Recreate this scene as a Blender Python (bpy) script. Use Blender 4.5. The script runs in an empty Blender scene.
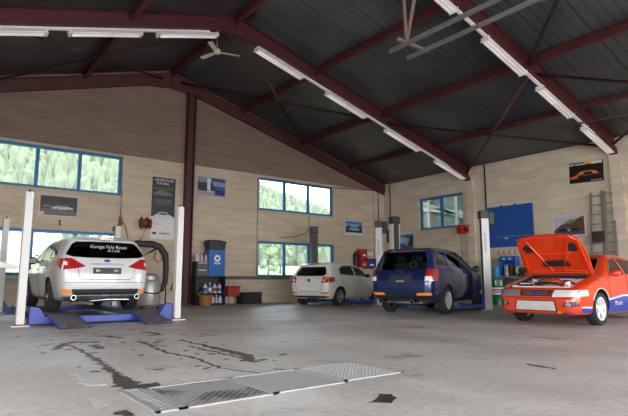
import bpy, bmesh, math, random
import numpy as np
from mathutils import Vector, Matrix, Euler
from mathutils.bvhtree import BVHTree
random.seed(7)
S = bpy.context.scene
COL = S.collection
PI = math.pi
def R(d): return math.radians(d)

# ------------------------------------------------------------------ materials
MATS = {}
def mat(name, col, rough=.6, metal=0., var=0., vscale=6., bump=0., bscale=40., spec=.5, coat=0., emit=None, estr=0.):
    if name in MATS: return MATS[name]
    m = bpy.data.materials.new(name); m.use_nodes = True
    nt = m.node_tree; b = nt.nodes['Principled BSDF']
    b.inputs['Base Color'].default_value = (*col, 1); b.inputs['Roughness'].default_value = rough
    b.inputs['Metallic'].default_value = metal; b.inputs['Specular IOR Level'].default_value = spec
    if coat: b.inputs['Coat Weight'].default_value = coat; b.inputs['Coat Roughness'].default_value = .05
    if emit: b.inputs['Emission Color'].default_value = (*emit, 1); b.inputs['Emission Strength'].default_value = estr
    tc = nt.nodes.new('ShaderNodeTexCoord')
    if var:
        n = nt.nodes.new('ShaderNodeTexNoise'); n.inputs['Scale'].default_value = vscale; n.inputs['Detail'].default_value = 5
        mx = nt.nodes.new('ShaderNodeMix'); mx.data_type = 'RGBA'
        mx.inputs[6].default_value = (*[c*(1-var) for c in col], 1); mx.inputs[7].default_value = (*[min(1, c*(1+var)) for c in col], 1)
        nt.links.new(tc.outputs['Object'], n.inputs['Vector']); nt.links.new(n.outputs['Fac'], mx.inputs[0]); nt.links.new(mx.outputs[2], b.inputs['Base Color'])
    if bump:
        n = nt.nodes.new('ShaderNodeTexNoise'); n.inputs['Scale'].default_value = bscale
        bp = nt.nodes.new('ShaderNodeBump'); bp.inputs['Strength'].default_value = bump; bp.inputs['Distance'].default_value = .01
        nt.links.new(tc.outputs['Object'], n.inputs['Vector']); nt.links.new(n.outputs['Fac'], bp.inputs['Height']); nt.links.new(bp.outputs[0], b.inputs['Normal'])
    MATS[name] = m; return m
def nodes(name):
    m = bpy.data.materials.new(name); m.use_nodes = True; MATS[name] = m
    nt = m.node_tree; return m, nt, nt.nodes['Principled BSDF'], (lambda t: nt.nodes.new(t)), nt.links.new
def glass(name, tint, haze=0., refl=1., hazecol=(1, 1, 1)):
    m = bpy.data.materials.new(name); m.use_nodes = True; nt = m.node_tree; nt.nodes.clear(); N = nt.nodes.new; L = nt.links.new
    o = N('ShaderNodeOutputMaterial'); t = N('ShaderNodeBsdfTransparent'); t.inputs[0].default_value = (*tint, 1)
    g = N('ShaderNodeBsdfGlossy'); g.inputs['Roughness'].default_value = .03; g.inputs[0].default_value = (refl, refl, refl, 1)
    f = N('ShaderNodeFresnel'); f.inputs[0].default_value = 1.5; mx = N('ShaderNodeMixShader')
    L(f.outputs[0], mx.inputs[0]); L(g.outputs[0], mx.inputs[2])
    if haze:
        tr = N('ShaderNodeBsdfTranslucent'); tr.inputs[0].default_value = (*hazecol, 1); m2 = N('ShaderNodeMixShader'); m2.inputs[0].default_value = haze
        L(t.outputs[0], m2.inputs[1]); L(tr.outputs[0], m2.inputs[2]); L(m2.outputs[0], mx.inputs[1])
    else: L(t.outputs[0], mx.inputs[1])
    L(mx.outputs[0], o.inputs[0]); MATS[name] = m; return m

# block wall: cream painted courses below, bare brown blocks in the gable above
def wall_mat(name, axis, low, high, zsplit):
    m, nt, b, N, L = nodes(name)
    tc = N('ShaderNodeTexCoord'); sp = N('ShaderNodeSeparateXYZ'); L(tc.outputs['Object'], sp.inputs[0])
    cb = N('ShaderNodeCombineXYZ'); L(sp.outputs[axis], cb.inputs[0]); L(sp.outputs[2], cb.inputs[1])
    wn = N('ShaderNodeTexNoise'); wn.inputs['Scale'].default_value = 1.3; L(tc.outputs['Object'], wn.inputs['Vector'])
    wa = N('ShaderNodeVectorMath'); wa.operation = 'MULTIPLY_ADD'; wa.inputs[1].default_value = (.03, .03, 0); L(wn.outputs['Color'], wa.inputs[0]); L(cb.outputs[0], wa.inputs[2])
    def brick(c, d, mo):
        t = N('ShaderNodeTexBrick'); t.inputs['Scale'].default_value = 1; t.inputs['Brick Width'].default_value = 1.0; t.inputs['Row Height'].default_value = .25
        t.inputs['Mortar Size'].default_value = .012; t.inputs['Mortar Smooth'].default_value = 1.; t.inputs['Bias'].default_value = 0
        t.inputs['Color1'].default_value = (*c, 1); t.inputs['Color2'].default_value = (*d, 1); t.inputs['Mortar'].default_value = (*mo, 1)
        L(wa.outputs[0], t.inputs['Vector']); return t
    t1 = brick(low, [x*.96 for x in low], [x*.78 for x in low]); t2 = brick(high, [x*.92 for x in high], [x*.78 for x in high])
    gt = N('ShaderNodeMath'); gt.operation = 'GREATER_THAN'; gt.inputs[1].default_value = zsplit; L(sp.outputs[2], gt.inputs[0])
    mx = N('ShaderNodeMix'); mx.data_type = 'RGBA'; L(gt.outputs[0], mx.inputs[0]); L(t1.outputs[0], mx.inputs[6]); L(t2.outputs[0], mx.inputs[7])
    mp = N('ShaderNodeMapping'); mp.inputs['Scale'].default_value = (.55, .55, 2.2); L(tc.outputs['Object'], mp.inputs[0])
    n = N('ShaderNodeTexNoise'); n.inputs['Scale'].default_value = 1.6; n.inputs['Detail'].default_value = 7; L(mp.outputs[0], n.inputs['Vector'])
    mr = N('ShaderNodeMapRange'); mr.inputs[1].default_value = .3; mr.inputs[2].default_value = .7; mr.inputs[3].default_value = .84; mr.inputs[4].default_value = 1.07; L(n.outputs[0], mr.inputs[0])
    m2 = N('ShaderNodeMix'); m2.data_type = 'RGBA'; m2.blend_type = 'MULTIPLY'; m2.inputs[0].default_value = 1; L(mx.outputs[2], m2.inputs[6]); L(mr.outputs[0], m2.inputs[7])
    L(m2.outputs[2], b.inputs['Base Color']); b.inputs['Roughness'].default_value = .85
    # each course bulges out between its joints
    dv = N('ShaderNodeMath'); dv.operation = 'DIVIDE'; dv.inputs[1].default_value = .25; sz = N('ShaderNodeSeparateXYZ'); L(wa.outputs[0], sz.inputs[0]); L(sz.outputs[1], dv.inputs[0])
    fr = N('ShaderNodeMath'); fr.operation = 'FRACT'; L(dv.outputs[0], fr.inputs[0]); pp = N('ShaderNodeMath'); pp.operation = 'PINGPONG'; pp.inputs[1].default_value = .5; L(fr.outputs[0], pp.inputs[0])
    sq = N('ShaderNodeMath'); sq.operation = 'POWER'; sq.inputs[1].default_value = .45; L(pp.outputs[0], sq.inputs[0])
    bp = N('ShaderNodeBump'); bp.inputs['Strength'].default_value = .8; bp.inputs['Distance'].default_value = .03
    L(sq.outputs[0], bp.inputs['Height']); L(bp.outputs[0], b.inputs['Normal']); return m
def floor_mat():
    m, nt, b, N, L = nodes('worn_concrete')
    tc = N('ShaderNodeTexCoord')
    def noise(s, d=6, dist=0., sc=None):
        n = N('ShaderNodeTexNoise'); n.inputs['Scale'].default_value = s; n.inputs['Detail'].default_value = d; n.inputs['Distortion'].default_value = dist
        if sc:
            mp = N('ShaderNodeMapping'); mp.inputs['Scale'].default_value = sc; L(tc.outputs['Object'], mp.inputs[0]); L(mp.outputs[0], n.inputs['Vector'])
        else: L(tc.outputs['Object'], n.inputs['Vector'])
        return n
    def ramp(src, pts):
        r = N('ShaderNodeValToRGB'); e = r.color_ramp.elements
        while len(e) < len(pts): e.new(.5)
        for q, (p, c) in zip(e, pts): q.position = p; q.color = (*c, 1)
        L(src, r.inputs[0]); return r
    a = ramp(noise(.7, 8).outputs[0], [(.3, (.45, .395, .36)), (.5, (.54, .48, .44)), (.72, (.64, .58, .54))])
    f = ramp(noise(14, 8).outputs[0], [(.3, (.80, .80, .80)), (.6, (1, 1, 1))])
    s = ramp(noise(1.6, 10, .6).outputs[0], [(.61, (1, 1, 1)), (.72, (.62, .58, .54))])
    tr = ramp(noise(.55, 5, .4, (1, .22, 1)).outputs[0], [(.52, (1, 1, 1)), (.7, (.74, .72, .70))])
    cur = a.outputs[0]
    for x in (f, s, tr):
        mx = N('ShaderNodeMix'); mx.data_type = 'RGBA'; mx.blend_type = 'MULTIPLY'; mx.inputs[0].default_value = 1; L(cur, mx.inputs[6]); L(x.outputs[0], mx.inputs[7]); cur = mx.outputs[2]
    w = ramp(noise(3.1, 6, .5).outputs[0], [(.70, (0, 0, 0)), (.76, (.45, .45, .45))])
    mx = N('ShaderNodeMix'); mx.data_type = 'RGBA'; L(w.outputs[0], mx.inputs[0]); L(cur, mx.inputs[6]); mx.inputs[7].default_value = (.55, .54, .54, 1)
    L(mx.outputs[2], b.inputs['Base Color'])
    r = ramp(noise(1.1, 6).outputs[0], [(.35, (.38, .38, .38)), (.65, (.6, .6, .6))]); L(r.outputs[0], b.inputs['Roughness'])
    b.inputs['Specular IOR Level'].default_value = .35
    bp = N('ShaderNodeBump'); bp.inputs['Strength'].default_value = .15; bp.inputs['Distance'].default_value = .01; L(noise(30, 6).outputs[0], bp.inputs['Height']); L(bp.outputs[0], b.inputs['Normal'])
    return m
def roof_mat():
    m, nt, b, N, L = nodes('roof_sheet')
    tc = N('ShaderNodeTexCoord'); sp = N('ShaderNodeSeparateXYZ'); L(tc.outputs['Object'], sp.inputs[0])
    def line(period, width):
        d = N('ShaderNodeMath'); d.operation = 'DIVIDE'; d.inputs[1].default_value = period; L(sp.outputs[1], d.inputs[0]); f = N('ShaderNodeMath'); f.operation = 'FRACT'; L(d.outputs[0], f.inputs[0])
        l = N('ShaderNodeMapRange'); l.inputs[1].default_value = width; l.inputs[2].default_value = width*2; l.inputs[3].default_value = 1; l.inputs[4].default_value = 0; L(f.outputs[0], l.inputs[0]); return l
    l1, l2 = line(.25, .06), line(1.0, .03)
    ad = N('ShaderNodeMath'); ad.operation = 'MAXIMUM'; L(l1.outputs[0], ad.inputs[0]); L(l2.outputs[0], ad.inputs[1])
    n = N('ShaderNodeTexNoise'); n.inputs['Scale'].default_value = .5; n.inputs['Detail'].default_value = 4; L(tc.outputs['Object'], n.inputs['Vector'])
    r = N('ShaderNodeValToRGB'); r.color_ramp.elements[0].position = .35; r.color_ramp.elements[1].position = .7
    r.color_ramp.elements[0].color = (.068, .074, .078, 1); r.color_ramp.elements[1].color = (.130, .138, .142, 1); L(n.outputs[0], r.inputs[0])
    mx = N('ShaderNodeMix'); mx.data_type = 'RGBA'; mx.blend_type = 'MULTIPLY'; L(ad.outputs[0], mx.inputs[0]); L(r.outputs[0], mx.inputs[6]); mx.inputs[7].default_value = (.5, .5, .5, 1)
    L(mx.outputs[2], b.inputs['Base Color']); b.inputs['Metallic'].default_value = .5; b.inputs['Roughness'].default_value = .30
    bp = N('ShaderNodeBump'); bp.inputs['Strength'].default_value = .25; bp.inputs['Distance'].default_value = .01; L(ad.outputs[0], bp.inputs['Height']); L(bp.outputs[0], b.inputs['Normal'])
    return m
CREAM, BROWN = (.60, .49, .37), (.245, .170, .128)
M_GABLE = wall_mat('gable_blocks', 0, CREAM, BROWN, 4.93)
M_SIDE = wall_mat('side_blocks', 1, (.64, .54, .425), BROWN, 99)
M_FLOOR = floor_mat(); M_ROOF = roof_mat()
RED = mat('red_oxide_steel', (.072, .0125, .0135), .55, var=.2, vscale=3)
BLUEF = mat('blue_window_frame', (.018, .16, .38), .45)
PANE = glass('window_glass', (.70, .76, .78), .05)
WHITE = mat('white_enamel', (.78, .75, .74), .4)
LIFTW = mat('white_lift_paint', (.60, .585, .58), .4, var=.05)
LIFTB = mat('blue_lift_paint', (.020, .045, .30), .4, var=.1)
PLATE = mat('dark_checker_steel', (.13, .125, .13), .55, .3, var=.2, vscale=20)
BLACK = mat('black_plastic', (.02, .02, .021), .5)
DARK = mat('dark_cavity', (.006, .006, .007), .9)
RUBBER = mat('tyre_rubber', (.018, .018, .018), .8)
ALLOY = mat('alloy_silver', (.66, .67, .69), .3, .25)
DALLOY = mat('alloy_dark', (.10, .10, .11), .35, .8)
CHROME = mat('chrome', (.42, .42, .42), .25, 1.)
GALV = mat('galvanised', (.33, .33, .34), .45, .7, var=.2)
GREYM = mat('grey_metal', (.30, .30, .31), .5, .5)
RUST = mat('rust', (.25, .09, .03), .9, var=.4, vscale=30)
REDP = mat('red_plastic', (.42, .03, .02), .4)
BLUEP = mat('blue_plastic', (.015, .11, .42), .4)

# ------------------------------------------------------------------ mesh helpers
def newbm(): return bmesh.new()
def box(bm, c, s, rot=None, mi=0):
    Mx = Matrix.Translation(c)
    if rot: Mx = Mx @ Euler(rot).to_matrix().to_4x4()
    r = bmesh.ops.create_cube(bm, size=1, matrix=Mx @ Matrix.Diagonal((*s, 1)))
    if mi:
        for f in {f for v in r['verts'] for f in v.link_faces}: f.material_index = mi
    return r['verts']
def frame_of(d):
    d = d.normalized(); up = Vector((0, 0, 1)) if abs(d.z) < .95 else Vector((1, 0, 0))
    a = d.cross(up).normalized(); return a, a.cross(d).normalized()
def bar(bm, p, q, w, h, mi=0):
    p, q = Vector(p), Vector(q); a, b = frame_of(q-p); vs = []
    for e in (p, q):
        for x, y in ((-1, -1), (1, -1), (1, 1), (-1, 1)): vs.append(bm.verts.new(e+a*x*w/2+b*y*h/2))
    for k in range(4): f = bm.faces.new((vs[k], vs[(k+1) % 4], vs[4+(k+1) % 4], vs[4+k])); f.material_index = mi
    for f in (bm.faces.new(vs[3::-1]), bm.faces.new(vs[4:])): f.material_index = mi
def tube(bm, pts, r, seg=8, mi=0):
    pts = [Vector(p) for p in pts]; rings = []; a = None
    for i, p in enumerate(pts):
        d = (pts[min(i+1, len(pts)-1)]-pts[max(i-1, 0)]).normalized()
        if a is None: a, b = frame_of(d)
        else: a = (a-d*a.dot(d)).normalized(); b = d.cross(a)
        rr = r[i] if isinstance(r, (list, tuple)) else r
        rings.append([bm.verts.new(p+(a*math.cos(t)+b*math.sin(t))*rr) for t in [2*PI*k/seg for k in range(seg)]])
    for u, v in zip(rings, rings[1:]):
        for k in range(seg): f = bm.faces.new((u[k], u[(k+1) % seg], v[(k+1) % seg], v[k])); f.smooth = True; f.material_index = mi
    for f in (bm.faces.new(rings[0][::-1]), bm.faces.new(rings[-1])): f.material_index = mi
def lathe(bm, prof, seg=20, M=None, mi=0):
    M = M or Matrix(); rings = []
    for r, z in prof:
        if r < 1e-5: rings.append([bm.verts.new(M @ Vector((0, 0, z)))])
        else: rings.append([bm.verts.new(M @ Vector((r*math.cos(2*PI*k/seg), r*math.sin(2*PI*k/seg), z))) for k in range(seg)])
    for u, v in zip(rings, rings[1:]):
        for k in range(seg):
            q = [u[k % len(u)], u[(k+1) % len(u)], v[(k+1) % len(v)], v[k % len(v)]]
            q = [x for i, x in enumerate(q) if x not in q[:i]]
            if len(q) > 2: f = bm.faces.new(q); f.smooth = True; f.material_index = mi
def prism(bm, pts, f3, a, b, mi=0):
    """extrude a 2-D polygon between depths a and b; f3(u,v,d) gives the 3-D point"""
    A = [bm.verts.new(f3(u, v, a)) for u, v in pts]; B = [bm.verts.new(f3(u, v, b)) for u, v in pts]; n = len(pts)
    fs = [bm.faces.new(A[::-1]), bm.faces.new(B)]+[bm.faces.new((A[k], A[(k+1) % n], B[(k+1) % n], B[k])) for k in range(n)]
    for f in fs: f.material_index = mi
    return fs
def build(name, bm, mats, parent=None, loc=(0, 0, 0), rot=(0, 0, 0), bev=0., smooth=False, kind=None, label=None):
    bmesh.ops.recalc_face_normals(bm, faces=bm.faces[:])
    me = bpy.data.meshes.new(name); bm.to_mesh(me); bm.free()
    for m in (mats if isinstance(mats, (list, tuple)) else [mats]): me.materials.append(m)
    if smooth:
        me.shade_smooth(); me.set_sharp_from_angle(angle=R(38))
    o = bpy.data.objects.new(name, me); COL.objects.link(o); o.location = loc; o.rotation_euler = rot
    if parent: o.parent = parent
    if bev:
        md = o.modifiers.new('bevel', 'BEVEL'); md.width = bev; md.segments = 2; md.limit_method = 'ANGLE'
    if kind: o['kind'] = kind
    if label: o['label'] = label
    return o
def thing(name, label, cat, loc=(0, 0, 0), rotz=0., group=None):
    o = bpy.data.objects.new(name, None); COL.objects.link(o); o.location = loc; o.rotation_euler = (0, 0, rotz); o.empty_display_size = .2
    return tag(o, label, cat, group)
def tag(o, label, cat, group=None):
    o['label'] = label; o['category'] = cat
    if group: o['group'] = group
    return o
def dup(root, loc, rotz=None, label=None):
    def cp(o, par):
        c = o.copy(); COL.objects.link(c); c.parent = par
        for ch in o.children: cp(ch, c)
        return c
    r = cp(root, None); r.location = loc
    if rotz is not None: r.rotation_euler = (0, 0, rotz)
    if label: r['label'] = label
    return r
def struct(name, bm, m, label, **k):
    o = build(name, bm, m, kind='structure', **k); o['label'] = label; return o
def text_bm(txt, size, bold=0., shear=0., extrude=.002):
    c = bpy.data.curves.new('lettering', 'FONT'); c.body = txt; c.size = size; c.align_x = 'CENTER'; c.align_y = 'CENTER'; c.extrude = extrude; c.offset = bold; c.shear = shear; c.resolution_u = 2
    o = bpy.data.objects.new('lettering', c); COL.objects.link(o); bpy.context.view_layer.update()
    me = bpy.data.meshes.new_from_object(o.evaluated_get(bpy.context.evaluated_depsgraph_get()))
    bm = bmesh.new(); bm.from_mesh(me); bpy.data.objects.remove(o); bpy.data.curves.remove(c); bpy.data.meshes.remove(me)
    for f in bm.faces: f.material_index = 0
    return bm
def text(name, txt, size, m, parent, M, **k):
    bm = text_bm(txt, size, **k); bmesh.ops.transform(bm, matrix=M, verts=bm.verts[:]); return build(name, bm, m, parent)
# ------------------------------------------------------------------ cars: a body grown from its side, plan and front outlines
def chaikin(P, n=1):
    for _ in range(n):
        Q = []
        for a, b in zip(P, P[1:]+P[:1]):
            a, b = np.array(a), np.array(b); Q += [tuple(a*.8+b*.2), tuple(a*.2+b*.8)]
        P = Q
    return P
def poly_sdf(P, y, z):
    P = np.array(P); d = np.full(y.shape, 1e9); ins = np.zeros(y.shape, bool)
    for (ay, az), (by, bz) in zip(P, np.roll(P, -1, 0)):
        ey, ez = by-ay, bz-az; wy, wz = y-ay, z-az; t = np.clip((wy*ey+wz*ez)/(ey*ey+ez*ez+1e-12), 0, 1)
        d = np.minimum(d, (wy-ey*t)**2+(wz-ez*t)**2)
        c = ((az <= z) != (bz <= z)) & (y < (by-ay)*(z-az)/((bz-az) if bz != az else 1e-9)+ay); ins ^= c
    d = np.sqrt(d); return np.where(ins, -d, d)
class Car:
    def __init__(s, name, label, loc, th, side, wz, wp, k=.09, zs=.62, paint=None, cut_arch=(), cut_side=(), cut_rear=None, cut_front=None, cut_top=None, inset=.62):
        s.root = thing(name, label, 'car', loc, -th)
        s.side = chaikin(side, 2); s.wz = np.array(wz); s.wp = np.array(wp); s.k = k
        y0, y1 = s.side_ext()
        NS, NE, NP = 96, 22, 84
        a, b = y0+inset, y1-inset
        rows = []
        for i in range(NE): rows.append((a, -PI/2+PI/2*(i+.5)/NE))
        for i in range(NS+1): rows.append((a+(b-a)*i/NS, 0.))
        for i in range(NE): rows.append((b, PI/2*(i+.5)/NE))
        ph = 2*PI*np.arange(NP)/NP
        org, dr = [], []
        for yy, t in rows:
            for p in ph: org.append((0, yy, zs)); dr.append((math.cos(t)*math.sin(p), math.sin(t), math.cos(t)*math.cos(p)))
        org.append((0, a, zs)); dr.append((0, -1, 0)); org.append((0, b, zs)); dr.append((0, 1, 0))
        org, dr = np.array(org), np.array(dr); lo = np.zeros(len(org)); hi = lo.copy(); done = np.zeros(len(org), bool)
        for t in np.arange(.03, 1.9, .03):
            f = s.F(org+dr*t); m = (f > 0) & ~done; hi[m] = t; lo[m] = t-.03; done |= m
        for _ in range(14):
            md = (lo+hi)/2; f = s.F(org+dr*md[:, None]); lo = np.where(f < 0, md, lo); hi = np.where(f < 0, hi, md)
        V = (org+dr*((lo+hi)/2)[:, None]).tolist(); nr = len(rows); Fc = []
        for i in range(nr-1):
            for j in range(NP): j2 = (j+1) % NP; Fc.append((i*NP+j, i*NP+j2, (i+1)*NP+j2, (i+1)*NP+j))
        n = nr*NP
        for j in range(NP): Fc.append((n, (j+1) % NP, j)); Fc.append((n+1, (nr-1)*NP+j, (nr-1)*NP+(j+1) % NP))
        bm = newbm(); vs = [bm.verts.new(v) for v in V]
        for f in Fc: bm.faces.new([vs[q] for q in f])
        bmesh.ops.recalc_face_normals(bm, faces=bm.faces[:]); s.bvh = BVHTree.FromBMesh(bm)
        s.body = build('body', bm, [paint, DARK], s.root)
        for (ay, az, ar) in cut_arch:
            c = newbm(); bmesh.ops.create_cone(c, cap_ends=True, segments=40, radius1=ar, radius2=ar, depth=4, matrix=Matrix.Translation((0, ay, az)) @ Matrix.Rotation(PI/2, 4, 'Y')); s.cut(c)
        for P in cut_side: c = newbm(); prism(c, P, lambda u, v, d: (d, u, v), -2, 2); s.cut(c)
        if cut_rear: P, ya, yb = cut_rear; c = newbm(); prism(c, P, lambda u, v, d: (u, d, v), ya, yb); s.cut(c)
        if cut_front: P, ya, yb = cut_front; c = newbm(); prism(c, P, lambda u, v, d: (u, d, v), ya, yb); s.cut(c)
        if cut_top: P, za, zb = cut_top; c = newbm(); prism(c, P, lambda u, v, d: (u, v, d), za, zb); s.cut(c)
        me = s.body.data; me.shade_smooth(); me.set_sharp_from_angle(angle=R(40))
    def side_ext(s): y = [p[0] for p in s.side]; return min(y), max(y)
    def F(s, p):
        x, y, z = p[:, 0], p[:, 1], p[:, 2]
        d1 = poly_sdf(s.side, y, z)
        w = np.interp(z, s.wz[:, 0], s.wz[:, 1])*np.interp(y, s.wp[:, 0], s.wp[:, 1]); d2 = (np.abs(x)-w)*.93
        h = np.maximum(s.k-np.abs(d1-d2), 0)/s.k; return np.maximum(d1, d2)+h*h*s.k*.25
    def cut(s, c):
        bmesh.ops.recalc_face_normals(c, faces=c.faces[:])
        for f in c.faces: f.material_index = 1
        me = bpy.data.meshes.new('cutter'); c.to_mesh(me); c.free(); me.materials.append(s.body.data.materials[0]); me.materials.append(DARK)
        o = bpy.data.objects.new('cutter', me); COL.objects.link(o)
        o.parent = s.root
        md = s.body.modifiers.new('b', 'BOOLEAN'); md.operation = 'DIFFERENCE'; md.object = o; md.solver = 'EXACT'
        bpy.context.view_layer.update()
        new = bpy.data.meshes.new_from_object(s.body.evaluated_get(bpy.context.evaluated_depsgraph_get()))
        s.body.modifiers.clear(); old = s.body.data; s.body.data = new; new.name = 'body'; bpy.data.meshes.remove(old)
        bpy.data.objects.remove(o); bpy.data.meshes.remove(me)
    AX = {'B': (lambda a, b: ((a, -4, b), (0, 1, 0))), 'F': (lambda a, b: ((a, 6, b), (0, -1, 0))), 'R': (lambda a, b: ((3, a, b), (-1, 0, 0))),
          'L': (lambda a, b: ((-3, a, b), (1, 0, 0))), 'T': (lambda a, b: ((a, b, 4), (0, 0, -1)))}
    def hit(s, ax, a, b):
        o, d = s.AX[ax](a, b); r = s.bvh.ray_cast(Vector(o), Vector(d))
        if r[0] is None:
            for q in (.985, .97, .94, .9):
                if ax in 'BF': o, d = s.AX[ax](a*q, b)
                else: o, d = s.AX[ax](a, .62+(b-.62)*q)
                r = s.bvh.ray_cast(Vector(o), Vector(d))
                if r[0] is not None: break
            else: return s.bvh.find_nearest(Vector(o)+Vector(d)*3)[0], Vector(d)
        return r[0], Vector(d)
    def patch(s, name, pieces, m, off=.006, parent=None, label=None, thick=.012, step=.06):
        bm = newbm()
        for ax, P in pieces:
            t = bmesh.new(); t.faces.new([t.verts.new((u, v, 0)) for u, v in P])
            for k in range(2):
                lo, hi = min(p[k] for p in P), max(p[k] for p in P); n = int((hi-lo)/step)
                for i in range(1, n+1):
                    no = [0, 0, 0]; no[k] = 1; co = [0, 0, 0]; co[k] = lo+(hi-lo)*i/(n+1)
                    bmesh.ops.bisect_plane(t, geom=t.verts[:]+t.edges[:]+t.faces[:], plane_co=co, plane_no=no)
            bmesh.ops.triangulate(t, faces=[f for f in t.faces if len(f.verts) > 4])
            d = None; mp = {}
            for v in t.verts:
                h, d = s.hit(ax, v.co.x, v.co.y); mp[v] = (bm.verts.new(h-d*off), bm.verts.new(h-d*(off-thick)))
            for f in t.faces:
                g = [mp[v] for v in f.verts]
                try: bm.faces.new([q[0] for q in g]); bm.faces.new([q[1] for q in reversed(g)])
                except ValueError: pass
            for e in t.edges:
                if len(e.link_faces) == 1:
                    (a, a2), (b, b2) = mp[e.verts[0]], mp[e.verts[1]]; bm.faces.new((a, b, b2, a2))
            t.free()
        return build(name, bm, m, parent or s.root, smooth=True, label=label)
    def both(s, name, P, m, **k):
        return [s.patch(name, [(a, P)], m, **k) for a in 'RL']
    def lettering(s, name, txt, size, ax, cx, cz, m, off=.012, parent=None, flip=1, **k):
        bm = text_bm(txt, size, extrude=0, **k)
        for v in bm.verts: h, d = s.hit(ax, cx+flip*v.co.x, cz+v.co.y); v.co = h-d*off
        return build(name, bm, m, parent or s.root)
    def seam(s, ax, P, w=.008, m=None, name='panel_gap'):
        bm = newbm()
        for (a, b), (c, d) in zip(P, P[1:]):
            n = max(2, int(math.hypot(c-a, d-b)/.06)); pts = []
            for i in range(n+1): h, dd = s.hit(ax, a+(c-a)*i/n, b+(d-b)*i/n); pts.append(h-dd*.001)
            tube(bm, pts, w/2, 5)
        return build(name, bm, m or DARK, s.root)
    def wheel(s, x, y, z, r, side, rimmat, nspoke=5, w=.2, rr=.66, double=False):
        M = Matrix.Rotation(side*PI/2, 4, 'Y'); bm = newbm()
        lathe(bm, [(r*rr, -w*.42), (r*.93, -w*.5), (r, -w*.36), (r, w*.36), (r*.93, w*.5), (r*rr, w*.42), (r*rr*.96, w*.2), (r*rr*.96, -w*.42), (r*rr, -w*.42)], 36, M)
        t = build('wheel', bm, RUBBER, s.root, (x, y, z), smooth=True)
        bm = newbm(); R0 = r*rr
        lathe(bm, [(R0*1.02, w*.44), (R0*.93, w*.44), (R0*.9, w*.3), (R0*.88, -w*.3), (R0*.97, -w*.35)], 36, M)
        lathe(bm, [(.0, w*.36), (R0*.22, w*.36), (R0*.27, w*.28), (R0*.27, w*.1), (0, w*.1)], 16, M)
        for k in range(nspoke):
            for dd in ((-.13, .13) if double else (0,)):
                a = 2*PI*k/nspoke; c, sn = math.cos(a), math.sin(a); c2, s2 = math.cos(a+dd), math.sin(a+dd)
                p = M @ Vector((R0*.18*c, R0*.18*sn, w*.30)); q = M @ Vector((R0*.94*c2, R0*.94*s2, w*.36)); bar(bm, p, q, w*.12, R0*(.13 if double else .24))
        build('rim', bm, rimmat, t, smooth=True)
        bm = newbm(); lathe(bm, [(0, -.02), (R0*.93, -.02), (R0*.93, -.05), (0, -.05)], 24, M); lathe(bm, [(.05, -.02), (R0*.55, -.02), (R0*.55, .0), (.05, .0)], 24, M, mi=1)
        build('brake_disc', bm, [DARK, GREYM], t)
    def mirror(s, side, y, z, x, m, sz=(.20, .12, .14)):
        bm = newbm(); bmesh.ops.create_uvsphere(bm, u_segments=14, v_segments=10, radius=.5, matrix=Matrix.Translation((side*(x+sz[0]*.5), y, z)) @ Matrix.Diagonal((sz[0], sz[1], sz[2], 1)))
        bar(bm, (side*(x-.12), y+.02, z-.04), (side*(x+.05), y, z-.02), .06, .04)
        o = build('door_mirror', bm, m, s.root, smooth=True)
        bm = newbm(); box(bm, (side*(x+sz[0]*.5), y-sz[1]*.46, z), (sz[0]*.72, .012, sz[2]*.68)); build('mirror_glass', bm, mat('mirror_dark', (.02, .02, .022), .15), o, bev=.004)  # dark glass colour stands in for what the mirror would reflect
    def exhaust(s, x, y, z, r=.04):
        bm = newbm(); tube(bm, [(x, y+.3, z), (x, y, z)], r*.8, 14, 1); lathe(bm, [(r*.8, 0), (r, 0), (r, .14), (r*.8, .14), (r*.8, 0)], 18, Matrix.Translation((x, y-.06, z)) @ Matrix.Rotation(-PI/2, 4, 'X')); build('exhaust_tailpipe', bm, [CHROME, DARK], s.root, smooth=True)
    def seatrow(s, y, xs, z0, h, m):
        for x in xs:
            bm = newbm(); box(bm, (x, y, z0+h*.3), (.46, .12, h*.75), (R(12), 0, 0)); box(bm, (x, y-h*.10, z0+h*.87), (.26, .09, .17), (R(8), 0, 0)); build('seat', bm, m, s.root, bev=.035)

WPAINT = mat('white_car_paint', (.56, .56, .58), .25, coat=.6)
WPAINT2 = mat('warm_white_car_paint', (.80, .79, .78), .3, coat=.5)
BPAINT = mat('deep_blue_car_paint', (.006, .020, .105), .28, .35, coat=1.)
RPAINT = mat('red_orange_car_paint', (.70, .048, .008), .28, coat=.8)
LIVB = mat('blue_livery', (.012, .045, .36), .3, coat=.7)
LIVW = mat('white_livery', (.8, .8, .8), .35)
CGLASS = glass('car_glass', (.50, .55, .53)); TGLASS = glass('privacy_glass', (.10, .11, .11))
LAMPR = mat('red_lamp_lens', (.36, .008, .008), .15, coat=1); LAMPW = mat('clear_lamp_lens', (.75, .76, .78), .1, coat=1)
LAMPO = mat('orange_reflector_lens', (.95, .27, .015), .25, coat=1, emit=(1, .2, .01), estr=.0)
LAMPX = mat('dark_red_lamp_lens', (.12, .02, .02), .12, coat=1); LAMPG = mat('grey_lamp_lens', (.28, .30, .33), .12, .4, coat=1)
SEAT = mat('seat_cloth', (.05, .05, .055), .8); SEATL = mat('pale_seat_cloth', (.28, .28, .27), .8)
PLT = mat('plate_white', (.85, .85, .83), .5); PLTB = mat('plate_black', (.012, .012, .013), .4)
EMB = mat('emblem_blue', (.02, .06, .35), .3, coat=1)
def oval(cx, cz, a, b, n=16): return [(cx+a*math.cos(2*PI*k/n), cz+b*math.sin(2*PI*k/n)) for k in range(n)]
def mir(P): return [(-u, v) for u, v in P]

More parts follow.
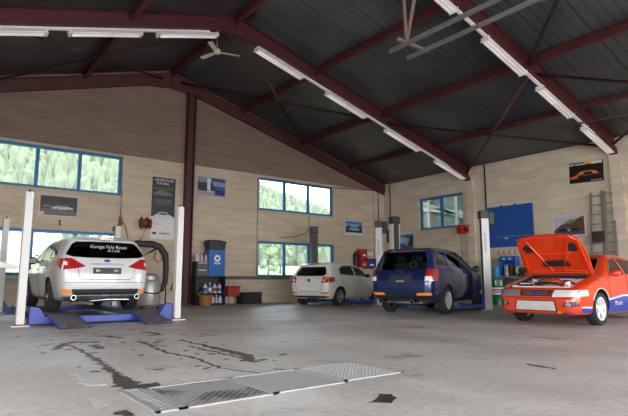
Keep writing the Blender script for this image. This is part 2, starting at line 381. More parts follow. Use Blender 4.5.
# --- white estate car on the four-post lift
def estate():
    SW = [[(1.28, 1.035), (2.05, 1.02), (1.45, 1.335), (1.25, 1.385), (1.22, 1.03)], [(.30, 1.06), (1.14, 1.035), (1.17, 1.385), (.42, 1.375)], [(-.45, 1.13), (.22, 1.065), (.34, 1.365), (-.20, 1.33)]]
    SW[0] = [(1.24, 1.035), (2.02, 1.02), (1.48, 1.33), (1.26, 1.38)]
    RW = [(-.64, 1.085), (-.3, 1.07), (.3, 1.07), (.64, 1.085), (.745, 1.12), (.75, 1.15), (.64, 1.34), (.56, 1.395), (.3, 1.405), (-.3, 1.405), (-.56, 1.395), (-.64, 1.34), (-.75, 1.15), (-.745, 1.12)]
    c = Car('estate_car', 'white estate car seen from behind on the blue and white four post lift', (3.04, 12.0, .20), R(0.4),
        [(-.80, .27), (-1.04, .34), (-1.07, .50), (-1.07, .74), (-1.03, .96), (-.99, 1.06), (-.74, 1.44), (-.66, 1.50), (-.2, 1.525), (.5, 1.53), (1.15, 1.50), (1.42, 1.445), (2.28, 1.0), (2.45, .97), (3.2, .84), (3.52, .72), (3.62, .52), (3.60, .28), (3.4, .2), (-.6, .2)],
        [(.2, .80), (.40, .86), (.62, .885), (.80, .89), (.97, .87), (1.08, .845), (1.28, .765), (1.46, .675), (1.54, .59)],
        [(-1.08, .83), (-1.04, .88), (-.95, .93), (-.8, .965), (-.4, .99), (0, 1), (2.6, 1), (3.0, .97), (3.3, .9), (3.5, .82), (3.65, .68)], paint=WPAINT, zs=.68,
        cut_arch=[(0, .32, .385), (2.65, .32, .385)], cut_side=SW, cut_rear=(RW, -2, .6), cut_front=([(-.66, 1.02), (.66, 1.02), (.52, 1.37), (-.52, 1.37)], .5, 3.2))
    for P in SW: c.both('side_window', P, CGLASS, off=-.006, thick=.006)
    rw = c.patch('rear_window', [('B', RW)], TGLASS, off=.004, thick=.006); c.patch('windscreen', [('F', [(-.68, 1.01), (.68, 1.01), (.53, 1.38), (-.53, 1.38)])], CGLASS, off=-.004, thick=.006)
    c.lettering('window_lettering', 'Garage Fele Rauss', .098, 'B', .05, 1.30, LIVW, parent=rw, bold=-.0008, shear=.3)
    c.lettering('window_lettering', 'A.Cola', .085, 'B', .14, 1.225, LIVW, parent=rw, bold=-.0008, shear=.3)
    for sx in (1, -1):
        q = (lambda P: P) if sx > 0 else mir; ax = 'R' if sx > 0 else 'L'
        tl = c.patch('tail_light', [('B', q([(.40, .90), (.60, .855), (.88, .83), (.885, 1.05), (.66, 1.06)])), (ax, [(-.97, .84), (-.56, .98), (-.60, 1.06), (-.97, 1.05)])], LAMPR, off=.014, thick=.03)
        c.patch('lamp_lens', [('B', q([(.74, .92), (.82, .92), (.82, .99), (.74, .99)]))], LAMPW, off=.02, parent=tl)
        c.patch('reflector', [('B', q([(.63, .375), (.84, .39), (.86, .475), (.66, .455)]))], LAMPO, off=.018)
    c.patch('lower_bumper', [('B', [(-.60, .31), (.60, .31), (.64, .46), (-.64, .46)])], BLACK, off=.012)
    c.patch('rear_diffuser', [('B', [(-.80, .23), (.80, .23), (.82, .31), (-.82, .31)])], GREYM, off=.010)
    c.patch('number_plate', [('B', [(-.27, .755), (.27, .755), (.27, .875), (-.27, .875)])], PLTB, off=.016, thick=.02)
    for cx in (-.17, .17): c.lettering('plate_lettering', 'III=', .07, 'B', cx, .815, LIVW, off=.02)
    c.patch('emblem', [('B', oval(0, 1.015, .06, .03))], EMB, off=.012, thick=.02)
    c.patch('tailgate_trim', [('B', [(-.34, .935), (.34, .935), (.30, .965), (-.30, .965)])], mat('silver_trim', (.55, .55, .56), .25, .4), off=.022, thick=.03)
    c.seam('B', [(-.55, .90), (-.52, .70), (-.45, .64), (.45, .64), (.52, .70), (.55, .90)], .012)
    c.seam('B', [(-.87, .585), (.87, .585)], .010)
    bm = newbm(); prism(bm, [(-.92, 1.46), (-.76, 1.485), (-.5, 1.52), (-.5, 1.49), (-.75, 1.445)], lambda u, v, d: (d, u, v), -.58, .58); sp = build('roof_spoiler', bm, WPAINT, c.root, bev=.008)
    bm = newbm(); box(bm, (0, -.905, 1.452), (.26, .02, .022)); build('brake_lamp', bm, LAMPR, sp)
    bm = newbm(); prism(bm, [(-.40, 1.51), (-.15, 1.52), (-.33, 1.59)], lambda u, v, d: (d, u, v), -.02, .02); build('fin_aerial', bm, WPAINT, c.root, bev=.006)
    for a in 'RL':
        c.seam(a, [(1.16, 1.0), (1.18, .5), (1.1, .28)]); c.seam(a, [(.28, 1.03), (.36, .72), (.12, .5)]); c.seam(a, [(2.16, .96), (2.22, .5), (2.1, .28)])
        for y in (.42, 1.30): c.patch('door_handle', [(a, [(y, .86), (y+.2, .865), (y+.2, .90), (y, .895)])], WPAINT, off=.025, thick=.03)
        c.patch('side_sill', [(a, [(.42, .2), (2.24, .2), (2.24, .27), (.42, .27)])], BLACK, off=.012)
        c.seam(a, [(-.2, 1.35), (.3, 1.405), (1.25, 1.405), (1.6, 1.33), (2.1, 1.03)], .016, BLACK, 'window_trim')
    for x in (-.77, .77):
        for y in (0, 2.65): c.wheel(x, y, .32, .32, 1 if x > 0 else -1, DALLOY, 5, .22, .7, True)
    c.mirror(-1, 1.50, 1.07, .86, BLACK, (.24, .15, .17)); c.mirror(1, 1.50, 1.07, .86, BLACK, (.24, .15, .17))
    c.exhaust(-.60, -1.02, .30, .05); c.exhaust(.60, -1.02, .30, .05)
    bm = newbm(); tube(bm, [(-.6, -.8, .24), (-.2, -.75, .22), (.1, -.9, .25), (.5, -.9, .24)], .035, 8); box(bm, (0, -.35, .26), (1.1, .7, .1)); build('silencer', bm, CHROME, c.root, bev=.01)
    bm = newbm(); bar(bm, (-.7, 0, .3), (.7, 0, .3), .1, .08); bar(bm, (-.7, 0, .3), (-.3, .5, .26), .05, .05); bar(bm, (.7, 0, .3), (.3, .5, .26), .05, .05); build('rear_axle', bm, BLACK, c.root)
    c.root.scale = (1.025, 1.0, 1.025); c.seatrow(1.15, (-.38, .38), .8, .62, SEAT); c.seatrow(.15, (-.4, 0, .4), .8, .55, SEAT)
    bm = newbm(); tube(bm, [(-.62, .6, .3), (-.62, 2.1, .3)], .05); build('chassis_rail', bm, BLACK, c.root)
estate()

# --- small white hatchback on the far two-post lift
def hatch():
    SW = [[(.98, 1.0), (1.78, .97), (1.36, 1.27), (1.02, 1.335)], [(.02, 1.04), (.92, 1.0), (.96, 1.335), (.35, 1.32), (.10, 1.22)]]
    RW = [(-.56, .985), (.56, .985), (.62, 1.06), (.50, 1.29), (-.50, 1.29), (-.62, 1.06)]
    c = Car('hatchback_car', 'small white hatchback on the back lift under the middle windows', (10.96, 13.99, 0), R(73.5),
        [(-.55, .26), (-.66, .38), (-.69, .55), (-.68, .80), (-.63, .93), (-.60, .97), (-.38, 1.30), (-.33, 1.395), (-.1, 1.435), (.5, 1.462), (1.0, 1.45), (1.28, 1.40), (2.02, .99), (2.2, .96), (2.95, .84), (3.2, .68), (3.28, .48), (3.26, .28), (3.1, .2), (-.4, .2)],
        [(.2, .76), (.4, .82), (.6, .84), (.8, .845), (.93, .83), (1.02, .80), (1.22, .71), (1.40, .60), (1.47, .52)],
        [(-.70, .82), (-.66, .88), (-.55, .945), (-.4, .98), (0, 1), (2.3, 1), (2.7, .96), (3.0, .88), (3.2, .78), (3.3, .66)], paint=WPAINT2, zs=.62,
        cut_arch=[(0, .30, .355), (2.47, .30, .355)], cut_side=SW, cut_rear=(RW, -2, .7), cut_front=([(-.62, 1.0), (.62, 1.0), (.5, 1.34), (-.5, 1.34)], .6, 2.8))
    for P in SW: c.both('side_window', P, CGLASS, off=-.006, thick=.006)
    c.patch('rear_window', [('B', RW)], CGLASS, off=-.002, thick=.006); c.patch('windscreen', [('F', [(-.64, .99), (.64, .99), (.51, 1.35), (-.51, 1.35)])], CGLASS, off=-.004, thick=.006)
    for sx in (1, -1):
        q = (lambda P: P) if sx > 0 else mir; ax = 'R' if sx > 0 else 'L'
        tl = c.patch('tail_light', [('B', q([(.52, .76), (.80, .765), (.81, .95), (.56, .955)])), (ax, [(-.60, .765), (-.34, .80), (-.36, .93), (-.60, .955)])], LAMPR, off=.012, thick=.03)
        c.patch('lamp_lens', [('B', q([(.57, .80), (.66, .80), (.67, .87), (.58, .87)]))], LAMPW, off=.018, parent=tl)
        c.patch('indicator_lens', [('B', q([(.60, .885), (.78, .885), (.77, .94), (.62, .94)]))], LAMPO, off=.018, parent=tl)
        c.patch('reflector', [('B', q([(.48, .395), (.78, .40), (.78, .455), (.48, .45)]))], LAMPO, off=.012)
    c.patch('number_plate', [('B', [(-.30, .50), (.24, .50), (.24, .60), (-.30, .60)])], PLT, off=.012, thick=.02)
    c.patch('emblem', [('B', oval(0, .84, .055, .055))], CHROME, off=.012, thick=.02)
    c.seam('B', [(-.56, .78), (-.50, .55), (-.46, .48), (.46, .48), (.50, .55), (.56, .78)], .010); c.seam('B', [(-.8, .66), (-.55, .655)], .01)
    c.patch('lower_valance', [('B', [(-.72, .22), (.72, .22), (.74, .33), (-.74, .33)])], BLACK, off=.008)
    bm = newbm(); prism(bm, [(-.50, 1.365), (-.3, 1.40), (-.1, 1.44), (-.1, 1.41), (-.38, 1.34)], lambda u, v, d: (d, u, v), -.53, .53); sp = build('roof_spoiler', bm, WPAINT2, c.root, bev=.008)
    bm = newbm(); box(bm, (0, -.492, 1.362), (.22, .02, .02)); build('brake_lamp', bm, LAMPR, sp)
    for a in 'RL':
        c.seam(a, [(.92, .98), (.95, .6), (.90, .26)]); c.seam(a, [(1.92, .94), (1.96, .5), (1.9, .26)]); c.seam(a, [(.02, 1.0), (.10, .75), (.40, .6), (.42, .26)])
        for y in (.16, 1.04): c.patch('door_handle', [(a, [(y, .83), (y+.18, .835), (y+.18, .87), (y, .865)])], WPAINT2, off=.028, thick=.03)
        c.patch('side_sill', [(a, [(.40, .2), (2.08, .2), (2.08, .25), (.40, .25)])], BLACK, off=.01)
        c.seam(a, [(.05, 1.2), (.33, 1.335), (1.0, 1.35), (1.38, 1.285), (1.82, .98)], .016, BLACK, 'window_trim')
    for x in (-.725, .725):
        for y in (0, 2.47): c.wheel(x, y, .30, .30, 1 if x > 0 else -1, GREYM, 5, .19, .68, True)
    c.mirror(-1, 1.62, 1.0, .83, WPAINT2); c.mirror(1, 1.62, 1.0, .83, BLACK)
    c.seatrow(.95, (-.36, .36), .8, .58, SEAT); c.seatrow(.05, (-.4, 0, .4), .8, .5, SEAT)
    bm = newbm(); bar(bm, (-.65, 0, .28), (.65, 0, .28), .1, .08); box(bm, (.1, -.35, .27), (.5, .35, .12)); build('rear_axle', bm, BLACK, c.root)
hatch()

# --- dark blue estate-shaped off-roader on the near two-post lift
def suv():
    SW = [[(1.20, 1.17), (2.02, 1.15), (1.50, 1.52), (1.24, 1.585)], [(.28, 1.19), (1.12, 1.17), (1.16, 1.585), (.36, 1.58)], [(-.55, 1.22), (.20, 1.195), (.27, 1.575), (-.36, 1.53)]]
    RW = [(-.64, 1.10), (.64, 1.10), (.68, 1.18), (.56, 1.53), (-.56, 1.53), (-.68, 1.18)]
    c = Car('off_roader_car', 'dark blue tall estate car between white lift posts, in the middle of the row', (10.44, 9.21, 0), R(73.0),
        [(-.72, .34), (-.93, .42), (-.98, .55), (-.98, .82), (-.93, 1.0), (-.89, 1.09), (-.66, 1.52), (-.60, 1.60), (-.4, 1.655), (0, 1.685), (.8, 1.70), (1.2, 1.67), (1.34, 1.63), (2.18, 1.12), (2.35, 1.08), (3.1, .98), (3.42, .85), (3.56, .6), (3.54, .38), (3.3, .28), (-.5, .28)],
        [(.28, .80), (.45, .86), (.65, .885), (.85, .89), (1.05, .875), (1.15, .84), (1.35, .765), (1.55, .68), (1.7, .58)],
        [(-1.0, .86), (-.95, .90), (-.85, .945), (-.65, .98), (-.3, 1), (2.6, 1), (3.0, .96), (3.3, .88), (3.5, .78), (3.6, .65)], paint=BPAINT, zs=.75,
        cut_arch=[(0, .34, .41), (2.615, .34, .41)], cut_side=SW, cut_rear=(RW, -2, .8), cut_front=([(-.66, 1.14), (.66, 1.14), (.54, 1.56), (-.54, 1.56)], .7, 3.2))
    for P in SW: c.both('side_window', P, CGLASS, off=-.006, thick=.006)
    c.patch('rear_window', [('B', RW)], CGLASS, off=-.002, thick=.006); c.patch('windscreen', [('F', [(-.68, 1.13), (.68, 1.13), (.55, 1.57), (-.55, 1.57)])], CGLASS, off=-.004, thick=.006)
    for sx in (1, -1):
        q = (lambda P: P) if sx > 0 else mir; ax = 'R' if sx > 0 else 'L'
        tl = c.patch('tail_light', [('B', q([(.64, .80), (.86, .80), (.865, 1.13), (.70, 1.14)])), (ax, [(-.85, .82), (-.66, .86), (-.60, 1.12), (-.85, 1.13)])], LAMPR if sx > 0 else LAMPX, off=.012, thick=.03)  # left tail light gets a darker red lens colour than the right
        c.patch('lamp_lens', [('B', q([(.66, .83), (.84, .83), (.85, .94), (.67, .94)]))], LAMPW, off=.018, parent=tl)
        c.patch('reflector', [('B', q([(.42, .475), (.85, .48), (.85, .545), (.46, .54)]))], LAMPO, off=.012)
    c.patch('plate_recess', [('B', [(-.34, .79), (.34, .79), (.30, 1.0), (-.30, 1.0)])], BLACK, off=.006)
    c.lettering('plate_lettering', 'GARAGE', .055, 'B', 0, .82, LIVW, off=.012)
    c.patch('emblem', [('B', oval(0, 1.045, .05, .026))], EMB, off=.012, thick=.02)
    c.lettering('badge_lettering', 'AWD', .05, 'B', .48, .93, CHROME, off=.01)
    c.seam('B', [(-.66, .80), (-.60, .64), (.60, .64), (.66, .80)], .012)
    c.patch('lower_bumper', [('B', [(-.80, .36), (.80, .36), (.66, .47), (.30, .50), (-.30, .50), (-.66, .47)])], BLACK, off=.010)
    bm = newbm(); prism(bm, [(-.80, 1.565), (-.62, 1.60), (-.4, 1.66), (-.4, 1.63), (-.66, 1.545)], lambda u, v, d: (d, u, v), -.58, .58); sp = build('roof_spoiler', bm, BPAINT, c.root, bev=.01)
    bm = newbm(); box(bm, (0, -.79, 1.56), (.24, .02, .02)); build('brake_lamp', bm, LAMPR, sp)
    bm = newbm(); tube(bm, [(.2, 1.15, 1.66), (.2, 1.0, 1.80)], .008); build('aerial', bm, BLACK, c.root)
    for a in 'RL':
        c.seam(a, [(1.14, 1.13), (1.16, .6), (1.1, .34)]); c.seam(a, [(2.14, 1.1), (2.2, .6), (2.1, .34)]); c.seam(a, [(.24, 1.16), (.34, .85), (.46, .7), (.48, .34)])
        for y in (.36, 1.24): c.patch('door_handle', [(a, [(y, .97), (y+.2, .975), (y+.2, 1.01), (y, 1.005)])], BPAINT, off=.028, thick=.03)
        c.patch('side_sill', [(a, [(.46, .28), (2.16, .28), (2.16, .36), (.46, .36)])], BLACK, off=.012)
        c.seam(a, [(-.40, 1.555), (.3, 1.605), (1.26, 1.605), (1.54, 1.54), (2.08, 1.16)], .016, BLACK, 'window_trim')
    for x in (-.77, .77):
        for y in (0, 2.615): c.wheel(x, y, .34, .34, 1 if x > 0 else -1, ALLOY, 5, .22, .64)
    c.mirror(-1, 1.82, 1.16, .90, BLACK, (.22, .14, .19)); c.mirror(1, 1.82, 1.16, .90, BLACK, (.22, .14, .19))
    c.exhaust(-.55, -.90, .33, .055); c.exhaust(.30, -.90, .33, .055)
    bm = newbm(); tube(bm, [(-.55, -.6, .30), (0, -.5, .27), (.3, -.6, .30)], .05, 8); box(bm, (-.1, -.35, .33), (1.0, .45, .14)); build('silencer', bm, GREYM, c.root, bev=.02)
    bm = newbm(); bar(bm, (-.7, 0, .32), (.7, 0, .32), .1, .1); bar(bm, (-.7, 0, .3), (-.3, .6, .3), .06, .06); bar(bm, (.7, 0, .3), (.3, .6, .3), .06, .06); build('rear_axle', bm, BLACK, c.root)
    c.seatrow(1.1, (-.38, .38), .95, .62, SEATL); c.seatrow(.1, (-.42, 0, .42), .95, .55, SEATL)
    bm = newbm(); lathe(bm, [(0, -.01), (.11, -.01), (.11, .01), (0, .01)], 20, Matrix.Translation((.12, -.42, 1.24)) @ Matrix.Rotation(PI/2, 4, 'X'))
    lathe(bm, [(0, -.02), (.05, -.02), (.05, .015), (0, .015)], 14, Matrix.Translation((.12, -.42, 1.24)) @ Matrix.Rotation(PI/2, 4, 'X'), 1); build('window_sticker', bm, [LIVW, LAMPR], c.root)
suv()

# --- red rally saloon with its bonnet up (front axle at local y = 0)
def rally():
    SW = [[(-1.28, .965), (-.50, .945), (-.92, 1.255), (-1.24, 1.30)], [(-2.15, .985), (-1.36, .965), (-1.33, 1.30), (-1.95, 1.25)]]
    FW = [(-.60, .96), (.60, .96), (.50, 1.29), (-.50, 1.29)]
    c = Car('rally_car', 'red orange rally saloon with blue lower flanks and its bonnet raised', (10.28, 5.35, 0), R(-92.1),
        [(-3.25, .28), (-3.42, .42), (-3.44, .60), (-3.42, .86), (-3.34, .95), (-2.95, .985), (-2.72, 1.01), (-2.1, 1.33), (-1.95, 1.37), (-1.5, 1.40), (-1.1, 1.385), (-.92, 1.34), (-.28, .96), (-.1, .925), (.5, .775), (.80, .675), (.89, .57), (.92, .42), (.90, .24), (.8, .2), (-3.0, .2)],
        [(.2, .80), (.4, .84), (.6, .85), (.78, .845), (.93, .82), (1.0, .79), (1.18, .70), (1.32, .62), (1.4, .55)],
        [(-3.46, .82), (-3.3, .92), (-3.0, .97), (-2.6, .99), (-2, 1), (0, 1), (.4, .985), (.6, .96), (.75, .925), (.85, .87), (.93, .80)], paint=RPAINT, zs=.58,
        cut_arch=[(0, .31, .37), (-2.52, .31, .37)], cut_side=SW, cut_front=(FW, -2.9, 1.2), cut_top=([(-.60, -.22), (.60, -.22), (.58, .62), (-.58, .62)], .5, 1.3))
    for P in SW: c.both('side_window', P, CGLASS, off=-.006, thick=.006)
    c.patch('windscreen', [('F', FW)], CGLASS, off=-.002, thick=.006)
    # bay
    bay = mat('white_engine_bay', (.72, .71, .69), .5)
    bm = newbm(); box(bm, (0, .2, .52), (1.19, .82, .03))
    for x in (-.585, .585): box(bm, (x, .2, .63), (.03, .82, .24))
    box(bm, (0, -.205, .70), (1.19, .03, .36)); eb = build('engine_bay', bm, bay, c.root)
    for x in (-.46, .46):
        bm = newbm(); lathe(bm, [(.17, .53), (.15, .80), (.12, .83), (.04, .83), (.04, .86), (0, .86)], 18, Matrix.Translation((x, .0, 0))); build('strut_tower', bm, bay, eb, smooth=True)
    bm = newbm(); box(bm, (0, .20, .66), (.50, .46, .24)); box(bm, (-.26, .2, .64), (.14, .4, .16)); box(bm, (.26, .2, .64), (.14, .4, .16)); build('engine_block', bm, GREYM, eb, bev=.02)
    bm = newbm()
    for k in range(4): sx = -1 if k % 2 else 1; tube(bm, [(0, .12+.05*k, .80), (sx*.12, .12+.05*k, .86), (sx*.25, .12+.06*k, .78)], .028)
    box(bm, (0, .16, .81), (.14, .26, .08)); build('intake_manifold', bm, REDP, eb, bev=.01)
    bm = newbm(); box(bm, (.40, .45, .68), (.22, .17, .18)); box(bm, (.40, .45, .78), (.20, .15, .02), mi=1); build('battery', bm, [BLACK, LAMPW], eb, bev=.008)
    for pts, m in (([(-.35, .5, .75), (-.1, .52, .80), (.2, .5, .78), (.3, .3, .78)], BLACK), ([(-.5, .3, .78), (-.3, .1, .84), (-.1, .02, .82)], REDP), ([(.5, .2, .80), (.3, .0, .84), (.0, -.1, .84)], BLACK), ([(-.2, -.1, .82), (-.4, -.15, .80), (-.54, .1, .78)], BLACK), ([(-.45, .48, .74), (-.2, .38, .82), (.1, .40, .82)], mat('orange_hose', (.7, .15, .02), .5))):
        bm = newbm(); tube(bm, pts, .022); build('hose', bm, m, eb)
    bm = newbm(); tube(bm, [(-.46, 0, .875), (0, -.02, .895), (.46, 0, .875)], .018, 10); build('strut_brace', bm, CHROME, eb)
    for x, y, m in ((-.42, .42, LAMPW), (-.50, -.1, BLACK), (.48, -.12, LAMPW), (.1, .45, BLACK)):
        bm = newbm(); lathe(bm, [(0, .54), (.07, .54), (.07, .76), (.045, .79), (.045, .82), (0, .82)], 14, Matrix.Translation((x, y, 0))); build('fluid_reservoir', bm, m, eb, smooth=True)
    # bonnet, hinged at the scuttle
    A = R(53); h0 = Vector((0, -.20, .955)); du = Vector((0, math.cos(A), math.sin(A))); dn = Vector((0, -math.sin(A), math.cos(A)))
    def hp(u, v, d): 
        crown = .035*(1-(u/.7)**2)-.03*max(0, (v-.6)/.4)**2
        return h0+Vector((u*1.04, 0, 0))+du*v+dn*(d+crown)
    out = [(-.64, 0), (-.3, -.01), (0, -.015), (.3, -.01), (.64, 0), (.66, .35), (.64, .68), (.60, .88), (.50, .95), (.25, .985), (0, .995), (-.25, .985), (-.50, .95), (-.60, .88), (-.64, .68), (-.66, .35)]
    bm = newbm(); t = bmesh.new(); t.faces.new([t.verts.new((*p, 0)) for p in out])
    for k, (lo, hi, n) in enumerate(((-.66, .66, 12), (0, 1, 9))):
        for i in range(1, n): no = [0, 0, 0]; no[k] = 1; co = [0, 0, 0]; co[k] = lo+(hi-lo)*i/n; bmesh.ops.bisect_plane(t, geom=t.verts[:]+t.edges[:]+t.faces[:], plane_co=co, plane_no=no)
    mp = {v: (bm.verts.new(hp(v.co.x, v.co.y, .012)), bm.verts.new(hp(v.co.x, v.co.y, -.012))) for v in t.verts}
    for f in t.faces: bm.faces.new([mp[v][0] for v in f.verts]); bm.faces.new([mp[v][1] for v in reversed(f.verts)])
    for e in t.edges:
        if len(e.link_faces) == 1: bm.faces.new((mp[e.verts[0]][0], mp[e.verts[1]][0], mp[e.verts[1]][1], mp[e.verts[0]][1]))
    t.free(); bn = build('bonnet', bm, RPAINT, c.root, smooth=True)
    bm = newbm()
    def rib(p, q, w=.05): bar(bm, hp(p[0], p[1], -.022), hp(q[0], q[1], -.022), w, .028)
    for sx in (1, -1):
        rib((sx*.60, .05), (sx*.57, .84)); rib((sx*.57, .84), (sx*.47, .92)); rib((sx*.12, .10), (sx*.42, .86), .045); rib((sx*.56, .1), (sx*.12, .1), .045)
    rib((-.47, .93), (.47, .93), .06); rib((-.55, .06), (.55, .06), .06); rib((-.34, .52), (.34, .52), .04); build('bonnet_ribs', bm, RPAINT, bn, bev=.006)
    bm = newbm()
    for u0, u1, v0, v1 in ((-.27, .27, .22, .36),):
        prism(bm, [(u0, v0), (u1, v0), (u1-.03, v1), (u0+.03, v1)], hp, -.040, -.014)
    build('bonnet_scoop', bm, BLACK, bn)
    for sx in (1, -1):
        bm = newbm(); prism(bm, [(sx*.32, .60), (sx*.50, .58), (sx*.52, .72), (sx*.44, .78), (sx*.36, .74)], hp, -.040, -.014); build('bonnet_vent', bm, BLACK, bn)
    bm = newbm(); tube(bm, [(.60, .60, .74), hp(.52, .72, -.02)], .007); build('bonnet_stay', bm, GALV, c.root)
    bm = newbm(); box(bm, (0, -.26, .945), (1.2, .14, .03)); build('scuttle_panel', bm, BLACK, c.root)
    # front
    bm = newbm(); box(bm, (0, .655, .705), (1.16, .07, .05)); build('bonnet_slam_panel', bm, bay, c.root, bev=.01)
    for sx in (1, -1):
        q = (lambda P: P) if sx > 0 else mir
        hl = c.patch('headlight', [('F', q([(.33, .535), (.79, .55), (.80, .665), (.35, .665)])), ('R' if sx > 0 else 'L', [(.52, .56), (.74, .555), (.74, .66), (.56, .67)])], LAMPW if sx < 0 else LAMPG, off=.014, thick=.03)
        c.patch('indicator_lens', [('F', q([(.74, .56), (.80, .565), (.805, .655), (.75, .655)]))], LAMPG, off=.02, parent=hl)
        fl = c.patch('fog_lamp_opening', [('F', q([(.52, .36), (.76, .37), (.78, .46), (.55, .45)]))], BLACK, off=.008)
        c.patch('fog_lamp', [('F', q(oval(.62, .41, .05, .035)))], LAMPG, off=.014, parent=fl)
        c.patch('bumper_corner', [('F', q([(.46, .22), (.86, .22), (.86, .30), (.70, .27), (.5, .245)])), ('R' if sx > 0 else 'L', [(.36, .21), (.70, .21), (.70, .34), (.42, .33)])], LIVB, off=.008)
        ax = 'R' if sx > 0 else 'L'
        c.patch('lower_flank', [(ax, [(-.40, .22), (-.36, .30), (-.33, .46), (-1.0, .53), (-1.6, .52), (-2.12, .50), (-2.14, .22)])], LIVB, off=.006)
        c.patch('livery_stripe', [(ax, [(-.33, .46), (-1.0, .53), (-1.6, .52), (-2.12, .50), (-2.12, .53), (-1.6, .55), (-1.0, .56), (-.335, .49)])], LIVW, off=.007)
        c.patch('livery_stripe', [(ax, [(.40, .33), (.72, .345), (.72, .365), (.39, .36)])], LIVW, off=.009)
        c.lettering('flank_lettering', 'Motors', .13, ax, -.80, .40, LIVW, off=.010, flip=sx*-1 if False else (1 if ax == 'R' else -1))
        a2 = [(.385*math.cos(t), .31+.385*math.sin(t)) for t in [PI*k/14 for k in range(2, 13)]]; c.seam(ax, a2, .028, LIVW if sx < 0 else RPAINT, 'arch_lip')
        c.seam(ax, [(-.36, .93), (-.42, .5), (-.40, .24)]); c.seam(ax, [(-1.32, .95), (-1.30, .5), (-1.34, .24)])
        c.patch('door_handle', [(ax, [(-1.24, .84), (-1.06, .84), (-1.06, .87), (-1.24, .87)])], RPAINT, off=.028, thick=.03)
        c.seam(ax, [(-2.2, 1.0), (-1.96, 1.27), (-1.25, 1.32), (-.9, 1.275), (-.46, .955)], .016, BLACK, 'window_trim')
    c.patch('grille', [('F', [(-.30, .55), (.30, .55), (.32, .655), (-.32, .655)])], BLACK, off=.006)
    for z in (.575, .60, .625): c.seam('F', [(-.29, z), (.29, z)], .012, GREYM, 'grille_bar')
    c.patch('emblem', [('F', oval(0, .605, .06, .034))], EMB, off=.02, thick=.03)
    c.patch('bumper_opening', [('F', [(-.42, .27), (.42, .27), (.39, .475), (-.39, .475)])], BLACK, off=.004)
    c.patch('intercooler', [('F', [(-.39, .285), (.39, .285), (.36, .455), (-.36, .455)])], mat('bare_aluminium', (.60, .59, .58), .5, .3, var=.15, vscale=30), off=.012)
    c.seam('F', [(-.80, .515), (.80, .515)], .010); c.patch('tow_hook', [('F', oval(-.46, .26, .035, .02, 8))], mat('yellow_paint', (.85, .45, .02), .5), off=.03)
    for x in (-.73, .73):
        for y in (0, -2.52): c.wheel(x, y, .31, .31, 1 if x > 0 else -1, LIVW if x < 0 else ALLOY, 5, .21, .70)
    c.mirror(-1, -.62, .985, .80, RPAINT, (.20, .16, .13)); c.mirror(1, -.62, .985, .80, RPAINT, (.20, .16, .13))
    for x in (-.36, .36):
        bm = newbm(); box(bm, (x, -1.35, .92), (.44, .14, .55), (R(-12), 0, 0)); box(bm, (x, -1.42, 1.17), (.30, .10, .16)); build('seat', bm, LIVB, c.root, bev=.04)
    bm = newbm()
    for x in (-.56, .56): tube(bm, [(x, -1.6, .9), (x*.9, -1.55, 1.28)], .022); tube(bm, [(x*.9, -1.55, 1.28), (x*1.05, -2.3, .98)], .022); tube(bm, [(x*.9, -1.55, 1.28), (x*.9, -.98, 1.27), (x*1.08, -.45, .96)], .022)
    tube(bm, [(-.5, -1.55, 1.28), (.5, -1.55, 1.28)], .022); tube(bm, [(-.56, -1.6, .95), (.5, -1.55, 1.28)], .022); build('roll_cage', bm, LIVW, c.root)
    bm = newbm(); box(bm, (0, -3.28, 1.22), (1.3, .22, .03)); box(bm, (-.5, -3.28, 1.08), (.03, .18, .28)); box(bm, (.5, -3.28, 1.08), (.03, .18, .28)); build('boot_wing', bm, RPAINT, c.root, bev=.008)
rally()
# ------------------------------------------------------------------ the hall
WX, GY, LX, FY, RX = 16.97, 16.86, -4.07, -4.6, 6.45     # right wall, gable wall, left wall, front wall, ridge
ZR, SL, SLL = 8.22, .2776, .289
def zroof(x): return ZR-(SL if x > RX else SLL)*abs(x-RX)
EAVE = zroof(WX)
def wall_cells(bm, a0, a1, z0, z1, holes, f3, d0, d1):
    A = sorted({a0, a1, *[h[0] for h in holes], *[h[1] for h in holes]}); Zs = sorted({z0, z1, *[h[2] for h in holes], *[h[3] for h in holes]})
    for a, b in zip(A, A[1:]):
        for c, d in zip(Zs, Zs[1:]):
            m, n = (a+b)/2, (c+d)/2
            if any(h[0] < m < h[1] and h[2] < n < h[3] for h in holes): continue
            prism(bm, [(a, c), (b, c), (b, d), (a, d)], f3, d0, d1)
    bmesh.ops.remove_doubles(bm, verts=bm.verts[:], dist=1e-4)
    seen = {}
    for f in bm.faces: seen.setdefault(tuple(sorted(v.index for v in f.verts)), []).append(f)
    bm.verts.index_update(); seen = {}
    for f in bm.faces: seen.setdefault(frozenset(v.index for v in f.verts), []).append(f)
    bmesh.ops.delete(bm, geom=[f for l in seen.values() if len(l) > 1 for f in l], context='FACES_ONLY')
W1, W2 = (1.22, 4.97, 3.57, 4.87), (1.22, 4.97, .98, 2.34)
W3, W4 = (10.17, 13.92, 3.55, 4.84), (10.17, 13.95, .96, 2.34)
W5 = (12.44, 14.72, 2.97, 4.34)
gab = lambda u, v, d: (u, d, v)
bm = newbm(); wall_cells(bm, LX, WX, 0, EAVE, [W1, W2, W3, W4], gab, GY, GY+.26)
prism(bm, [(LX, EAVE), (LX, zroof(LX)), (RX, ZR), (WX, EAVE)] if zroof(LX) > EAVE else [(LX, zroof(LX)), (RX, ZR), (WX, EAVE), (LX, EAVE)] if False else [(LX+.36, EAVE), (WX, EAVE), (RX, ZR)], gab, GY, GY+.26); struct('wall_back', bm, M_GABLE, 'gable wall of cream painted blocks, bare brown blocks in its peak')
bm = newbm(); wall_cells(bm, FY-.26, GY+.26, 0, EAVE-.02, [W5], lambda u, v, d: (d, u, v), WX, WX+.26); struct('wall_right', bm, M_SIDE, 'long wall of cream painted blocks on the right')
